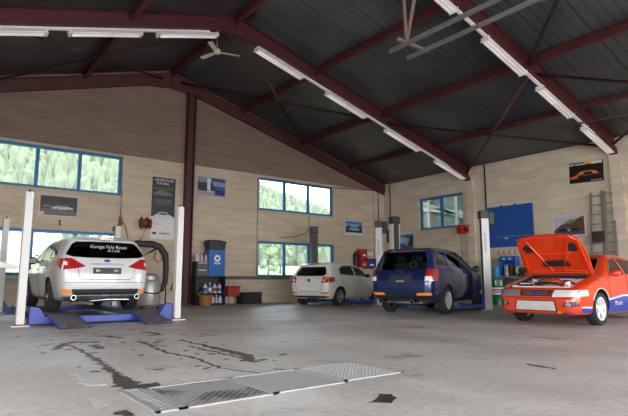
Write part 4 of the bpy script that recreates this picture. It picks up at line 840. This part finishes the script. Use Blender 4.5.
bb = thing('black_bin', 'black lidded bin on top of the blue cabinet', 'bin', (8.17, 16.45, 1.898)); bm = newbm(); prism(bm, [(-.29, 0), (.29, 0), (.33, .24), (-.33, .24)], lambda u, v, dd: (u, dd, v), -.2, .2); build('tub', bm, BLACK, bb, bev=.01); bm = newbm(); prism(bm, [(-.35, .24), (.35, .24), (.33, .29), (.1, .34), (-.28, .34)], lambda u, v, dd: (u, dd, v), -.22, .22); build('lid', bm, BLACK, bb, bev=.008)
dr = thing('drawer_box', 'small dark drawer cabinet left of the blue cabinet with spray bottles on it', 'cabinet', (7.62, 16.45, .976)); bm = newbm(); box(bm, (0, 0, .25), (.42, .40, .50)); build('body', bm, mat('dark_green_grey', (.035, .05, .045), .5), dr, bev=.006)
for z in (.13, .37): bm = newbm(); box(bm, (0, -.205, z), (.38, .02, .20)); d = build('drawer', bm, mat('drawer_grey', (.07, .09, .085), .5), dr, bev=.004); bm = newbm(); box(bm, (0, -.225, z+.08), (.30, .025, .02)); build('handle', bm, LIVW, d)
def bottle(name, label, loc, h, r, m, capm, group, lab=None):
    o = thing(name, label, 'bottle', loc, 0, group); bm = newbm(); lathe(bm, [(0, 0), (r, 0), (r*1.02, .02), (r, h*.62), (r*.4, h*.80), (r*.36, h*.86), (0, h*.86)], 14); build('body', bm, m, o, smooth=True)
    bm = newbm(); lathe(bm, [(0, h*.85), (r*.45, h*.85), (r*.42, h), (0, h)], 12); build('cap', bm, capm, o, smooth=True)
    if lab: bm = newbm(); lathe(bm, [(r*1.025, h*.12), (r*1.035, h*.14), (r*1.03, h*.48), (r*1.02, h*.5)], 14); build('bottle_label', bm, lab, o, smooth=True)
BW = mat('white_bottle', (.62, .60, .60), .4); BB = mat('blue_bottle', (.05, .12, .45), .4); BR = mat('red_cap', (.45, .03, .03), .4); BT = mat('tin_grey', (.4, .38, .38), .35, .5)
for k, (x, m, c, h, t) in enumerate(((7.46, BW, BR, .34, 'white spray bottle with red cap, leftmost on the drawer cabinet'), (7.55, BT, BW, .38, 'grey can with white cap, second from left on the drawer cabinet'), (7.64, BW, BR, .30, 'white bottle with red cap, third from left on the drawer cabinet'), (7.73, BR, BW, .36, 'red can with white cap, fourth on the drawer cabinet'), (7.80, BW, BB, .30, 'white bottle with blue cap next to the blue cabinet'))):
    bottle('spray_bottle', t, (x, 16.38+.05*(k % 2), 1.476), h, .038, m, c, 'bottles on the drawer cabinet')
for k, (x, m, c, l, t) in enumerate(((7.80, BW, BB, BB, 'white oil can with blue label, left on the middle shelf board'), (7.97, BB, BW, BW, 'blue oil can with pale label, middle of the middle shelf board'), (8.15, BW, BR, BR, 'white oil can with red label, third on the middle shelf board'), (8.33, BW, BB, BB, 'white oil can right on the middle shelf board'))):
    bottle('oil_bottle', t, (x, 16.36, .415), .34, .07, m, c, 'bottles on the middle shelf board', l)
for k, (x, m, t) in enumerate(((7.92, BT, 'grey jar left on the lowest shelf board'), (8.08, BW, 'white jar, second on the lowest shelf board'), (8.23, BT, 'grey jar, third on the lowest shelf board'), (8.37, BW, 'white jar right on the lowest shelf board'))):
    bottle('jar', t, (x, 16.36, .065), .27, .065, m, BB if k % 2 else BW, 'jars on the lowest shelf board')
o = thing('brown_bucket', 'brown round bucket standing at the foot of the dark red post', 'bucket', (7.62, 15.95, 0)); bm = newbm(); lathe(bm, [(0, .0), (.20, 0), (.24, .33), (.26, .35), (.24, .36), (.22, .34), (.19, .04), (0, .04)], 20); build('pail', bm, mat('ochre_plastic', (.30, .13, .035), .6), o, smooth=True); bm = newbm(); tube(bm, [(.25*math.cos(t), .0, .34+.16*math.sin(t)) for t in [PI*k/10 for k in range(11)]], .008, 6); build('handle', bm, GREYM, o)
o = thing('red_trolley', 'small red box on a black stand right of the bottle shelf', 'trolley', (8.84, 16.4, 0))
bm = newbm(); box(bm, (0, 0, .46), (.46, .36, .30)); build('box', bm, REDP, o, bev=.01); bm = newbm(); box(bm, (0, 0, .62), (.5, .4, .03)); build('lid', bm, BLACK, o, bev=.005)
for x in (-.18, .18):
    for y in (-.13, .13): bm = newbm(); tube(bm, [(x, y, 0), (x, y, .32)], .015, 8); build('leg', bm, BLACK, o)
bm = newbm(); tube(bm, [(.1, .1, .62), (.14, .1, .9), (.22, .05, 1.0), (.26, 0, .85)], .012, 6); tube(bm, [(-.1, .1, .62), (-.05, .1, .95), (.05, .08, .98)], .012, 6); build('hose', bm, BLACK, o)
o = thing('dark_crate', 'black crate on the floor by the gable wall', 'crate', (9.62, 16.5, 0)); bm = newbm(); box(bm, (0, 0, .02), (.80, .46, .04))
for e in (-1, 1): box(bm, (0, e*.22, .20), (.80, .02, .36)); box(bm, (e*.39, 0, .20), (.02, .46, .36))
build('tub', bm, BLACK, o, bev=.004); bm = newbm(); box(bm, (0, 0, .395), (.84, .5, .03)); build('lid', bm, BLACK, o, bev=.006)
# ------------------------------------------------------------------ vacuum extraction arm and drum behind the estate car
v = thing('extraction_unit', 'dark extraction arm arching over a pale drum behind the estate car', 'extractor', (5.55, 15.3, 0))
bm = newbm(); lathe(bm, [(0, .10), (.34, .10), (.36, .14), (.36, .78), (.33, .84), (.30, .86), (.30, .96), (.2, 1.04), (0, 1.06)], 22, Matrix.Translation((-.1, 0, 0))); build('drum', bm, mat('pale_grey_drum', (.42, .41, .41), .35, .3), v, smooth=True)
bm = newbm(); tube(bm, [(-.95, .1, 1.85), (-.5, .1, 1.93), (.0, .1, 1.93), (.25, .1, 1.85), (.42, .1, 1.62), (.46, .1, 1.2), (.44, .1, .75), (.30, .05, .55)], [.09, .10, .105, .105, .10, .09, .085, .08], 14); build('arm_hose', bm, mat('dark_hose', (.035, .025, .025), .6), v, smooth=True)
bm = newbm(); tube(bm, [(-.7, .1, 1.3), (.22, .1, 1.86)], .04, 8); tube(bm, [(.48, .12, .03), (.48, .12, 1.6)], .03, 8); box(bm, (.48, .12, .02), (.4, .4, .04)); build('stand', bm, mat('dark_hose', (.03, .03, .03)), v)
bm = newbm(); tube(bm, [(.52, -.2, .55), (.70, -.2, 1.2)], .035, 8); build('handle', bm, mat('yellow_handle', (.75, .38, .02), .5), v)
bm = newbm(); tube(bm, [(.16, -.02, 1.75), (.25, -.1, 1.5), (.12, -.1, 1.36), (.0, -.1, 1.5), (.06, -.05, 1.7)], .016, 6); tube(bm, [(.3, -.2, .55), (.0, -.42, .45), (-.4, -.4, .5)], .02, 6); build('cable', bm, BLACK, v)
for x, y in ((-.36, -.2), (.14, -.2), (-.1, .3)): bm = newbm(); lathe(bm, [(0, -.02), (.05, -.02), (.05, .02), (0, .02)], 12, Matrix.Translation((x, y, .05)) @ Matrix.Rotation(PI/2, 4, 'Y')); box(bm, (x, y, .09), (.03, .03, .06)); build('castor', bm, BLACK, v)
bm = newbm(); box(bm, (-.1, 0, .115), (.74, .70, .03)); build('dolly', bm, BLACK, v)
# ------------------------------------------------------------------ right wall: tool board, bench, drum, ladder
tb = thing('tool_board', 'large blue tool board on the right wall behind the white lift column', 'tool board', (WX-.02, 10.43, 2.80), -PI/2)
bm = newbm(); box(bm, (0, 0, 0), (1.86, .04, 1.52)); build('panel', bm, mat('blue_board', (.012, .075, .34), .4), tb, bev=.006)
bm = newbm(); box(bm, (.12, -.03, -.37), (1.45, .03, .02)); build('tool_rail', bm, GREYM, tb); bm = newbm(); box(bm, (-.12, -.05, -.44), (.12, .03, .03)); build('tool_clip', bm, LIVW, tb)
for x in (-.3, .25): bm = newbm(); box(bm, (x, .0, .775), (.06, .04, .06)); build('hanger', bm, BLACK, tb)
for k in range(4):
    y = 10.9-.22*k; o = thing('wall_hook', ['small steel hook under the tool board, nearest the lift column', 'second small steel hook under the tool board', 'third small steel hook under the tool board', 'small steel hook under the tool board, nearest the raised bonnet'][k], 'hook', (WX, y, 1.93), -PI/2, 'hooks under the tool board'); bm = newbm(); tube(bm, [(0, 0, 0), (0, -.06, .0), (.0, -.09, -.06), (0, -.06, -.14), (.04, -.04, -.18)], .014, 6); build('hook', bm, mat('brass_hook', (.30, .17, .08), .5, .4), o)
bd = thing('workbench', 'grey topped workbench along the right wall behind the raised bonnet', 'workbench', (WX-.42, 9.65, 0), -PI/2)
bm = newbm(); box(bm, (0, 0, .94), (2.6, .74, .06)); build('worktop', bm, mat('bench_top', (.24, .22, .20), .6), bd, bev=.006); bm = newbm(); box(bm, (.45, .05, .47), (1.6, .60, .86)); build('cupboard', bm, mat('navy_cupboard', (.02, .03, .09), .5), bd)
for x in (-.1, .45, 1.0): bm = newbm(); box(bm, (x, -.26, .47), (.50, .02, .78)); d = build('door', bm, mat('navy_door', (.025, .04, .13), .5), bd, bev=.004); bm = newbm(); box(bm, (x+.18, -.285, .6), (.02, .03, .14)); build('handle', bm, CHROME, d)
for x in (-1.25, 1.25):
    for y in (-.32, .32): bm = newbm(); box(bm, (x, y, .455), (.05, .05, .91)); build('leg', bm, BLACK, bd)
bx = thing('blue_tool_box', 'blue open fronted machine box on the bench under the hooks', 'tool box', (WX-.30, 10.35, .97), -PI/2)
bm = newbm(); box(bm, (0, .12, .36), (.62, .03, .72)); box(bm, (-.3, 0, .36), (.03, .26, .72)); box(bm, (.3, 0, .36), (.03, .26, .72)); box(bm, (0, 0, .015), (.62, .26, .03)); box(bm, (0, 0, .63), (.62, .26, .18)); build('body', bm, BLUEP, bx, bev=.005)
for x in (-.12, .12): bm = newbm(); box(bm, (x, -.135, .63), (.07, .012, .06)); build('dial', bm, LIVW, bx)
for x, m, t in ((10.45, BT, 'grey tin standing inside the blue machine box'), (10.25, mat('brown_tin', (.12, .05, .02), .5), 'brown tin standing inside the blue machine box')): o = thing('tin', t, 'tin', (WX-.31, x, 1.002)); bm = newbm(); lathe(bm, [(0, 0), (.09, 0), (.09, .36), (.08, .38), (0, .38)], 16); build('body', bm, m, o, smooth=True)
o = thing('bench_grinder', 'dark bench grinder with pale guard on the workbench beside the raised bonnet', 'grinder', (WX-.45, 9.68, .97), -PI/2); bm = newbm(); box(bm, (0, 0, .05), (.2, .2, .1)); lathe(bm, [(0, -.18), (.10, -.18), (.10, .18), (0, .18)], 16, Matrix.Translation((0, 0, .2)) @ Matrix.Rotation(PI/2, 4, 'Y')); build('motor', bm, mat('dark_olive', (.05, .045, .03), .5), o, bev=.005)
for x in (-.24, .24): bm = newbm(); lathe(bm, [(0, -.03), (.15, -.03), (.15, .03), (0, .03)], 18, Matrix.Translation((x, 0, .22)) @ Matrix.Rotation(PI/2, 4, 'Y')); build('wheel_guard', bm, mat('pale_guard', (.4, .36, .28), .5), o)
o = thing('black_case', 'black upright case on the workbench next to the grinder', 'case', (WX-.3, 9.17, .97), -PI/2); bm = newbm(); box(bm, (0, 0, .27), (.34, .22, .54)); build('shell', bm, BLACK, o, bev=.02); bm = newbm(); tube(bm, [(-.1, 0, .54), (-.08, 0, .6), (.08, 0, .6), (.1, 0, .54)], .012, 6); build('handle', bm, GREYM, o)
o = thing('paper_roll', 'bright blue paper roll on the bench end beside the white lift column', 'paper roll', (WX-.40, 10.80, .97), 0); bm = newbm(); lathe(bm, [(.03, 0), (.13, 0), (.13, .34), (.03, .34), (.03, 0)], 18); build('roll', bm, mat('cyan_paper', (.03, .35, .75), .7), o, smooth=True)
o = thing('oil_drum', 'green oil drum with white band and red label standing by the white lift column', 'oil drum', (15.95, 10.45, 0))
bm = newbm(); lathe(bm, [(0, .02), (.27, .02), (.285, 0), (.285, .04), (.28, .06), (.28, .30), (.29, .32), (.28, .34), (.28, .60), (.29, .62), (.28, .64), (.28, .86), (.285, .88), (.285, .90), (.265, .90), (.26, .875), (0, .875)], 28); build('shell', bm, mat('green_drum', (.008, .13, .06), .35), o, smooth=True)
bm = newbm(); lathe(bm, [(.283, .36), (.288, .365), (.288, .595), (.283, .60)], 28); w = build('label_band', bm, LIVW, o, smooth=True); bm = newbm(); lathe(bm, [(.289, .42), (.292, .425), (.292, .535), (.289, .54)], 28); build('red_band', bm, mat('red_label', (.45, .01, .02), .4), o, smooth=True)
bm = text_bm('Castrol', .10, bold=.003, extrude=0)
ang0 = math.atan2(-10.45, -15.95)
for q in bm.verts: t = ang0+q.co.x/.295; q.co = ((.2955)*math.cos(t), .2955*math.sin(t), .48+q.co.y)
build('lettering', bm, LIVW, w)
for dx, wd in ((-.03, .045), (.16, .06)):
    bm = newbm(); P = [(dx, .66), (dx+wd, .66), (dx+wd, .84), (dx, .84)]; prism(bm, P, lambda u, vv, dd: (dd*math.cos(ang0+u/.285), dd*math.sin(ang0+u/.285), vv), .279, .287); build('side_mark', bm, LIVW, o)
# ladders
LADM = mat('weathered_aluminium', (.24, .225, .21), .5, .3)
def ladder(label, y0, y1, h, lean, nr, xb, w1):
    o = thing('ladder', label, 'ladder', (xb, 0, 0)); P = lambda y, t: (lean*t, y, h*t)
    for y in (y0, y1): bm = newbm(); yt = (y0+y1)/2+(y-(y0+y1)/2)*w1; bar(bm, P(y, 0), (lean, yt, h), .07, .035); box(bm, (0, y, .03), (.08, .06, .06)); build('rail', bm, LADM, o)
    for k in range(nr): t = (k+.6)/nr; m = (y0+y1)/2; d = (y1-y0)/2*(1+(w1-1)*t); bm = newbm(); bar(bm, (lean*t, m-d, h*t), (lean*t, m+d, h*t), .05, .03); build('rung', bm, LADM, o)
    return o
la = ladder('grey aluminium step ladder leaning on the right wall beside the car poster', 7.00, 7.52, 3.62, .36, 12, WX-.46, .78)
lb = ladder('second narrower grey ladder leaning behind the step ladder at the right', 6.80, 7.16, 3.66, .27, 12, WX-.30, .95)
bm = newbm(); box(bm, (.20, 7.27, 2.18), (.05, .36, .36)); build('warning_plate', bm, mat('dark_brown', (.04, .018, .015), .6), la)
# ------------------------------------------------------------------ floor gratings, stains
def grate(label, pts, m, loc): 
    o = thing('floor_grating', label, 'grating', (*loc, 0), 0, 'gratings over the floor pit'); P = [(x-loc[0], y-loc[1]) for x, y in pts]; return o, P
GR = mat('galvanised_plate', (.36, .35, .34), .5, .15, var=.12, vscale=8); GRD = mat('grating_dark', (.05, .045, .04), .8)
def checker():
    m, nt, b, N, L = nodes('perforated_plate'); tc = N('ShaderNodeTexCoord'); mp = N('ShaderNodeMapping'); mp.inputs['Scale'].default_value = (22, 22, 22); mp.inputs['Rotation'].default_value = (0, 0, R(45)); L(tc.outputs['Object'], mp.inputs[0])
    v = N('ShaderNodeTexVoronoi'); v.inputs['Randomness'].default_value = 0; v.inputs['Scale'].default_value = 1; L(mp.outputs[0], v.inputs['Vector'])
    n = N('ShaderNodeTexNoise'); n.inputs['Scale'].default_value = 2.2; n.inputs['Detail'].default_value = 3; L(tc.outputs['Object'], n.inputs['Vector'])
    th = N('ShaderNodeMapRange'); th.inputs[1].default_value = .47; th.inputs[2].default_value = .60; th.inputs[3].default_value = .10; th.inputs[4].default_value = .50; L(n.outputs[0], th.inputs[0])
    lt = N('ShaderNodeMath'); lt.operation = 'LESS_THAN'; L(v.outputs['Distance'], lt.inputs[0]); L(th.outputs[0], lt.inputs[1])
    mx = N('ShaderNodeMix'); mx.data_type = 'RGBA'; L(lt.outputs[0], mx.inputs[0]); mx.inputs[6].default_value = (.36, .35, .34, 1); mx.inputs[7].default_value = (.05, .045, .04, 1); L(mx.outputs[2], b.inputs['Base Color']); b.inputs['Roughness'].default_value = .5; b.inputs['Metallic'].default_value = .2
    return m
PERF = checker()
def flatplate(name, label, x0, x1, y0, y1, m, ribs=0, slots=None):
    o = thing(name, label, 'grating', ((x0+x1)/2, (y0+y1)/2, 0), 0, 'gratings over the floor pit'); w, h = x1-x0, y1-y0
    bm = newbm(); box(bm, (0, 0, .002), (w-.05, h-.05, .006)); build('plate', bm, m, o)
    bm = newbm(); t = .03
    for s in (-1, 1): box(bm, (0, s*(h/2-t/2), .004), (w, t, .012)); box(bm, (s*(w/2-t/2), 0, .004), (t, h, .012))
    build('edge_frame', bm, GR, o)
    if ribs:
        bm = newbm()
        for k in range(1, ribs): box(bm, (-w/2+w*k/ribs, 0, .006), (.008, h-.08, .008)); 
        for k in range(1, int(ribs*h/w)): box(bm, (0, -h/2+h*k/int(ribs*h/w), .006), (w-.08, .008, .008))
        build('bars', bm, GR, o)
    return o
flatplate('floor_grating', 'narrow slotted grating at the left end of the floor pit', 1.28, 1.46, 3.34, 4.16, GRD, 4)
flatplate('floor_grating', 'perforated oily floor plate, left part of the pit cover', 1.47, 2.20, 3.34, 4.13, PERF)
flatplate('floor_grating', 'plain grey floor plate in the middle of the pit cover', 2.21, 2.92, 3.36, 4.13, GR)
flatplate('floor_grating', 'meshed grating at the right end of the floor pit', 2.93, 3.64, 3.40, 4.15, mat('grating_floor', (.20, .19, .18), .7), 16)
STAIN = mat('oil_stain', (.035, .028, .024), .25); STAIN2 = mat('dry_stain', (.060, .048, .042), .5, var=.3, vscale=12); PAINTW = mat('paint_smear', (.50, .48, .47), .8, var=.15, vscale=10)
def stain(label, pts, m, name='oil_stain', cat='stain', z=.0022, grow=.18, seed=0):
    rn = random.Random(seed); bm = newbm()
    P = []
    n = len(pts)
    for i in range(n):
        a, b = Vector((*pts[i], 0)), Vector((*pts[(i+1) % n], 0)); k = max(2, int((b-a).length/.04))
        for j in range(k): p = a.lerp(b, j/k); P.append((p.x+rn.uniform(-1, 1)*grow*.05, p.y+rn.uniform(-1, 1)*grow*.05))
    prism(bm, P, lambda u, v, d: (u, v, d), .0, z); o = build(name, bm, m); o['kind'] = 'stuff'; o['label'] = label; o['category'] = cat; return o
def ribbon(label, pts, ws, m, seed=0, name='oil_trail'):
    rn = random.Random(seed); L = []; Rr = []
    V = [Vector((*p, 0)) for p in pts]; Q = []
    for a, b in zip(V, V[1:]):
        k = max(3, int((b-a).length/.06)); Q += [a.lerp(b, j/k) for j in range(k)]
    Q.append(V[-1]); n = len(Q)
    for i, p in enumerate(Q):
        d = (Q[min(i+1, n-1)]-Q[max(i-1, 0)]).normalized(); nn = Vector((-d.y, d.x, 0)); t = i/(n-1)*(len(ws)-1); k = min(int(t), len(ws)-2); w = ws[k]+(ws[k+1]-ws[k])*(t-k)
        p = p+nn*rn.uniform(-.03, .03); L.append(p+nn*w*rn.uniform(.2, .65)); Rr.append(p-nn*w*rn.uniform(.2, .65))
    bm = newbm(); a = [bm.verts.new((v.x, v.y, .0022)) for v in L]; b = [bm.verts.new((v.x, v.y, .0022)) for v in Rr]; c = [bm.verts.new((v.x, v.y, 0)) for v in L]; d = [bm.verts.new((v.x, v.y, 0)) for v in Rr]
    for i in range(n-1): bm.faces.new((a[i], a[i+1], b[i+1], b[i])); bm.faces.new((a[i], c[i], c[i+1], a[i+1])); bm.faces.new((b[i+1], d[i+1], d[i], b[i]))
    o = build(name, bm, m); o['label'] = label; o['category'] = 'stain'; o['kind'] = 'stuff'
ribbon('dark wet trail running toward the pit cover', [(2.52, 7.22), (2.47, 6.71), (2.39, 6.06), (2.47, 5.51), (2.41, 4.57), (2.58, 4.16)], [.10, .05, .05, .04, .03], STAIN2, 1)
ribbon('dark wet trail right of the longest one', [(3.03, 7.13), (3.03, 6.16), (3.03, 5.27), (2.87, 4.84)], [.05, .06, .14, .18], STAIN2, 2)
ribbon('thin wet trail between the two long ones', [(2.86, 6.41), (2.87, 5.7), (2.87, 4.93)], [.03, .05, .04], STAIN2, 3)
ribbon('brown trail nearest the left edge', [(1.62, 7.62), (1.62, 6.55), (1.57, 5.75), (1.49, 4.88)], [.05, .06, .08, .1], STAIN2, 4)
ribbon('curved trail in front of the left ramp', [(1.39, 7.05), (1.56, 7.53), (1.78, 7.78), (2.05, 7.57)], [.06, .14, .10, .16], STAIN2, 5)
ribbon('dark oily patch at the left end of the pit cover', [(1.49, 4.88), (1.42, 4.38), (1.46, 4.24), (1.64, 4.22)], [.08, .2, .22, .16], STAIN2, 6)
ribbon('small brown spot beside the left trail', [(1.91, 7.27), (1.88, 6.79)], [.18, .1], STAIN2, 7)
ribbon('pale paint smear left of the pit cover', [(1.2, 5.17), (1.22, 4.91), (1.22, 4.58), (1.29, 4.48)], [.06, .10, .14, .1], PAINTW, 8, 'paint_smear')
ribbon('small pale paint smear close to the slotted grating', [(1.06, 4.05), (1.06, 3.86), (1.06, 3.72)], [.08, .12, .1], PAINTW, 9, 'paint_smear')
ribbon('brown patch at the bottom left of the floor', [(1.11, 3.55), (1.14, 3.38)], [.1, .08], STAIN2, 10)
stain('wet dark puddle right of the pit cover', [(2.56, 2.73), (2.69, 2.78), (2.82, 2.89), (2.88, 2.82), (2.83, 2.72), (2.69, 2.63), (2.63, 2.70)], STAIN, 'puddle', 'puddle', seed=1)
ribbon('short dark streak behind the pit cover', [(2.79, 4.30), (2.83, 4.22), (2.86, 4.17)], [.02, .06, .03], STAIN2, 11)
ribbon('dark streak on the open floor at the right', [(5.03, 2.97), (4.97, 2.8), (4.95, 2.63)], [.05, .10, .05], STAIN2, 12)
ribbon('short streak near the right ramp', [(3.65, 7.69), (3.73, 7.43)], [.07, .05], STAIN2, 13)
ribbon('dark streaks in front of the ramps', [(2.27, 8.37), (2.40, 8.1), (2.48, 7.86)], [.12, .14, .06], STAIN2, 14)
ribbon('wet streak before the right ramp', [(3.0, 8.6), (3.1, 8.2), (3.05, 7.9)], [.10, .12, .06], STAIN2, 15)

rn = random.Random(11); bm = newbm()
for k in range(60):
    cx, cy = rn.uniform(1.2, 3.6), rn.uniform(4.6, 9.4); a, b, t = rn.uniform(.015, .07), rn.uniform(.015, .05), rn.uniform(0, PI)
    prism(bm, [(cx+a*math.cos(q)*math.cos(t)-b*math.sin(q)*math.sin(t), cy+a*math.cos(q)*math.sin(t)+b*math.sin(q)*math.cos(t)) for q in [2*PI*j/9+rn.uniform(-.2, .2) for j in range(9)]], lambda u, v, d: (u, v, d), 0, .002)
o = build('oil_spots', bm, STAIN2); o['label'] = 'scattered small oil spots on the floor before the ramps'; o['category'] = 'stain'; o['kind'] = 'stuff'
# ------------------------------------------------------------------ outside: meadow, wooded hill, yard
GRASS = mat('meadow_grass', (.135, .14, .045), .9, var=.3, vscale=.3); LEAF = mat('forest_leaves', (.10, .108, .045), .8, var=.7, vscale=.6); LEAF2 = mat('tree_leaves', (.10, .135, .045), .8, var=.5, vscale=1.2); BARK = mat('bark', (.08, .05, .03), .9)
def hill_el(a):   # crest elevation by azimuth (degrees right of the gable normal)
    return float(np.interp(a, [-60, 0, 20, 31.5, 35.5, 39.5, 48, 60], [21, 21, 18, 10.0, 8.5, 6.9, 5.5, 4]))
def ground(r, a):
    mead = max(0, r-26)*float(np.interp(a, [10, 26], [.072, .046]))*min(1, max(0, (r-26)/30))
    crest = 400*math.tan(R(hill_el(a)))
    t = min(1, max(0, (r-125)/275)); m0 = min(mead, 99*float(np.interp(a, [10, 26], [.072, .046]))); return m0+(crest-m0)*(t if t > 0 else 0) if r > 125 else mead
bm = newbm(); rs = [19, 24, 30, 40, 55, 70, 85, 100, 112, 125, 140, 160, 180, 210, 250, 300, 350, 400, 430]; az = list(range(-62, 76, 3)); G = []
for r in rs: G.append([bm.verts.new((r*math.sin(R(a)), max(17.4, r*math.cos(R(a))) if r < 40 else r*math.cos(R(a)), ground(r, a)-.15)) for a in az])
for i in range(len(rs)-1):
    for j in range(len(az)-1): f = bm.faces.new((G[i][j], G[i][j+1], G[i+1][j+1], G[i+1][j])); f.smooth = True
struct('meadow', bm, GRASS, 'bright green meadow rising to a wooded hill outside the windows').name = 'trim_95'
def blob(bm, c, r, h, seed, sub=1):
    rn = random.Random(seed); q = bmesh.ops.create_icosphere(bm, subdivisions=sub, radius=1, matrix=Matrix.Translation(c) @ Matrix.Diagonal((r, r, h, 1)))
    for v in q['verts']: v.co = Vector(c)+(v.co-Vector(c))*rn.uniform(.75, 1.2)
V, Fc = [], []; ico = bmesh.new(); bmesh.ops.create_icosphere(ico, subdivisions=1, radius=1); iv = np.array([v.co[:] for v in ico.verts]); ifc = [[v.index for v in f.verts] for f in ico.faces]; ico.free()
rg = np.random.default_rng(4); cnt = 0
for r in [118*1.034**q for q in range(37)]:
    for a in np.arange(-2, 47, .46):
        aa = a+rg.uniform(-.3, .3); rr = r+rg.uniform(-2.5, 2.5); h = rg.uniform(3.0, 5.6); w = rg.uniform(1.1, 2.0)*(1+.0022*(r-118))
        c = np.array((rr*math.sin(R(aa)), rr*math.cos(R(aa)), ground(rr, aa)+h*.6)); cone = rg.random() < .45
        p = iv*rg.uniform(.7, 1.25, (len(iv), 1))*(w, w, h)
        if cone: p[:, :2] *= np.clip(.75-.65*iv[:, 2:3], .1, 1.3)*.9
        n0 = len(V); V += (p+c).tolist(); Fc += [[q+n0 for q in f] for f in ifc]
me = bpy.data.meshes.new('forest'); me.from_pydata(V, [], Fc); me.materials.append(LEAF); fo = bpy.data.objects.new('forest', me); COL.objects.link(fo); fo['kind'] = 'stuff'; fo['label'] = 'mixed forest covering the hillside outside the windows'; fo['category'] = 'forest'
def tree(label, r, a, h, w, cone, seed):
    x, y = r*math.sin(R(a)), r*math.cos(R(a)); o = thing('tree', label, 'tree', (x, y, ground(r, a)-.2), 0, 'trees in the meadow'); rn = random.Random(seed)
    bm = newbm(); tube(bm, [(0, 0, 0), (.05, 0, h*.3), (0, .1, h*.75)], [w*.10, w*.08, w*.03], 8); build('trunk', bm, BARK, o)
    bm = newbm()
    for k in range(34):
        t = rn.random(); ph = rn.uniform(0, 2*PI); rad = w*(1-t*.9 if cone else math.sin(PI*(.15+.8*t)))*rn.uniform(.35, .75)
        blob(bm, (rad*math.cos(ph), rad*math.sin(ph), h*(.12 if cone else .28)+h*.75*t), w*.30, w*.30, seed*99+k)
    build('crown', bm, LEAF2, o)
tree('pointed tree in the meadow, seen in the left pane of the lower middle window', 62, 32.3, 5.0, 1.5, True, 1); tree('round bushy tree beside the pointed one in the lower middle window', 66, 33.6, 4.6, 1.7, False, 2)
tree('round tree at the far side of the meadow in the lower middle window', 80, 37.0, 6, 2.4, False, 3); tree('broad tree seen in the lower left window above the estate car', 90, 9.0, 8, 3.4, False, 4)
# yard in front of the gates, pale concrete
bm = newbm(); box(bm, (6.4, FY-20.3, -.12), (60, 40, .2)); struct('yard', bm, mat('yard_concrete', (.42, .41, .39), .9, var=.1, vscale=1), 'pale concrete yard outside the gates').name = 'trim_96'
# neighbouring hall seen through the interior window
bm = newbm(); box(bm, (20.6, 15, 3), (.2, 16, 7.2)); box(bm, (19.4, 15, 6.65), (4.2, 16, .1)); box(bm, (19, 7.0, 3), (3.4, .1, 7.2)); box(bm, (19, 15, 1.2), (3.4, 16, .1)); struct('annex', bm, mat('annex_wall', (.20, .215, .19), .8, var=.1), 'pale inner wall of the neighbouring hall, with an added roof slab shading it').name = 'trim_97'  # roof slab is added unseen, to keep the open sky off the wall
bm = newbm()
for (y0, z0, y1, z1, w) in ((12.3, 2.8, 18.4, 5.2, .14), (12.3, 3.5, 18.4, 4.7, .22), (13.2, 2.0, 19, 3.1, .2)): bar(bm, (20.3, y0, z0), (20.3, y1, z1), .12, w)
for y in (15.2, 16.9, 14.0): box(bm, (20.25, y, 3.4), (.1, .14, 4.2))
struct('annex_bars', bm, mat('annex_bar', (.45, .45, .42), .6), 'white bars in the neighbouring hall').name = 'trim_98'  # slanting and upright white bars in front of the far annex wall
# ------------------------------------------------------------------ light and camera
w = bpy.data.worlds.new('World'); S.world = w; w.use_nodes = True; nt = w.node_tree; bg = nt.nodes['Background']
tc = nt.nodes.new('ShaderNodeTexCoord'); sp = nt.nodes.new('ShaderNodeSeparateXYZ'); rp = nt.nodes.new('ShaderNodeValToRGB'); nt.links.new(tc.outputs['Generated'], sp.inputs[0]); nt.links.new(sp.outputs[2], rp.inputs[0])
e = rp.color_ramp.elements; e[0].position = 0; e[0].color = (1, .99, .96, 1); e[1].position = .8; e[1].color = (.62, .78, 1, 1); nt.links.new(rp.outputs[0], bg.inputs[0]); bg.inputs[1].default_value = SKY = 5.0
sun = bpy.data.lights.new('sun', 'SUN'); sun.energy = 5; sun.angle = R(1); sun.color = (1, .95, .86); so = bpy.data.objects.new('sun', sun); COL.objects.link(so); so.rotation_euler = Vector((-.35, .55, -1.0)).to_track_quat('-Z', 'Y').to_euler()
def portal(name, loc, sx, sy, rot):
    l = bpy.data.lights.new(name, 'AREA'); l.shape = 'RECTANGLE'; l.size = sx; l.size_y = sy; l.cycles.is_portal = True; o = bpy.data.objects.new(name, l); COL.objects.link(o); o.location = loc; o.rotation_euler = rot
for k, g in enumerate(GATES): portal('gate_portal', ((g[0]+g[1])/2, FY-.3, g[3]/2), g[1]-g[0], g[3], (R(90), 0, 0))
for k, q in enumerate((W1, W2, W3, W4)): portal('window_portal', ((q[0]+q[1])/2, GY+.3, (q[2]+q[3])/2), q[1]-q[0], q[3]-q[2], (R(-90), 0, 0))
for q in LW: portal('side_portal', (LX-.3, (q[0]+q[1])/2, (q[2]+q[3])/2), q[3]-q[2], q[1]-q[0], (0, R(-90), 0))
cam = bpy.data.cameras.new('camera'); cam.sensor_width = 36; cam.lens = 511/628*36; cam.clip_end = 600; co = bpy.data.objects.new('camera', cam); COL.objects.link(co)
co.location = (0, 0, .85); co.rotation_euler = (PI/2+math.atan(72/511), 0, -math.atan(394/516)); S.camera = co
S.view_settings.view_transform = 'Standard'; S.view_settings.look = 'None'; S.view_settings.gamma = 1; S.view_settings.use_curve_mapping = False; S.view_settings.exposure = 1.53
S.cycles.use_denoising = True; S.cycles.max_bounces = 10; S.cycles.diffuse_bounces = 6; S.cycles.transparent_max_bounces = 16; S.cycles.sample_clamp_indirect = 8; S.cycles.caustics_reflective = False; S.cycles.caustics_refractive = False
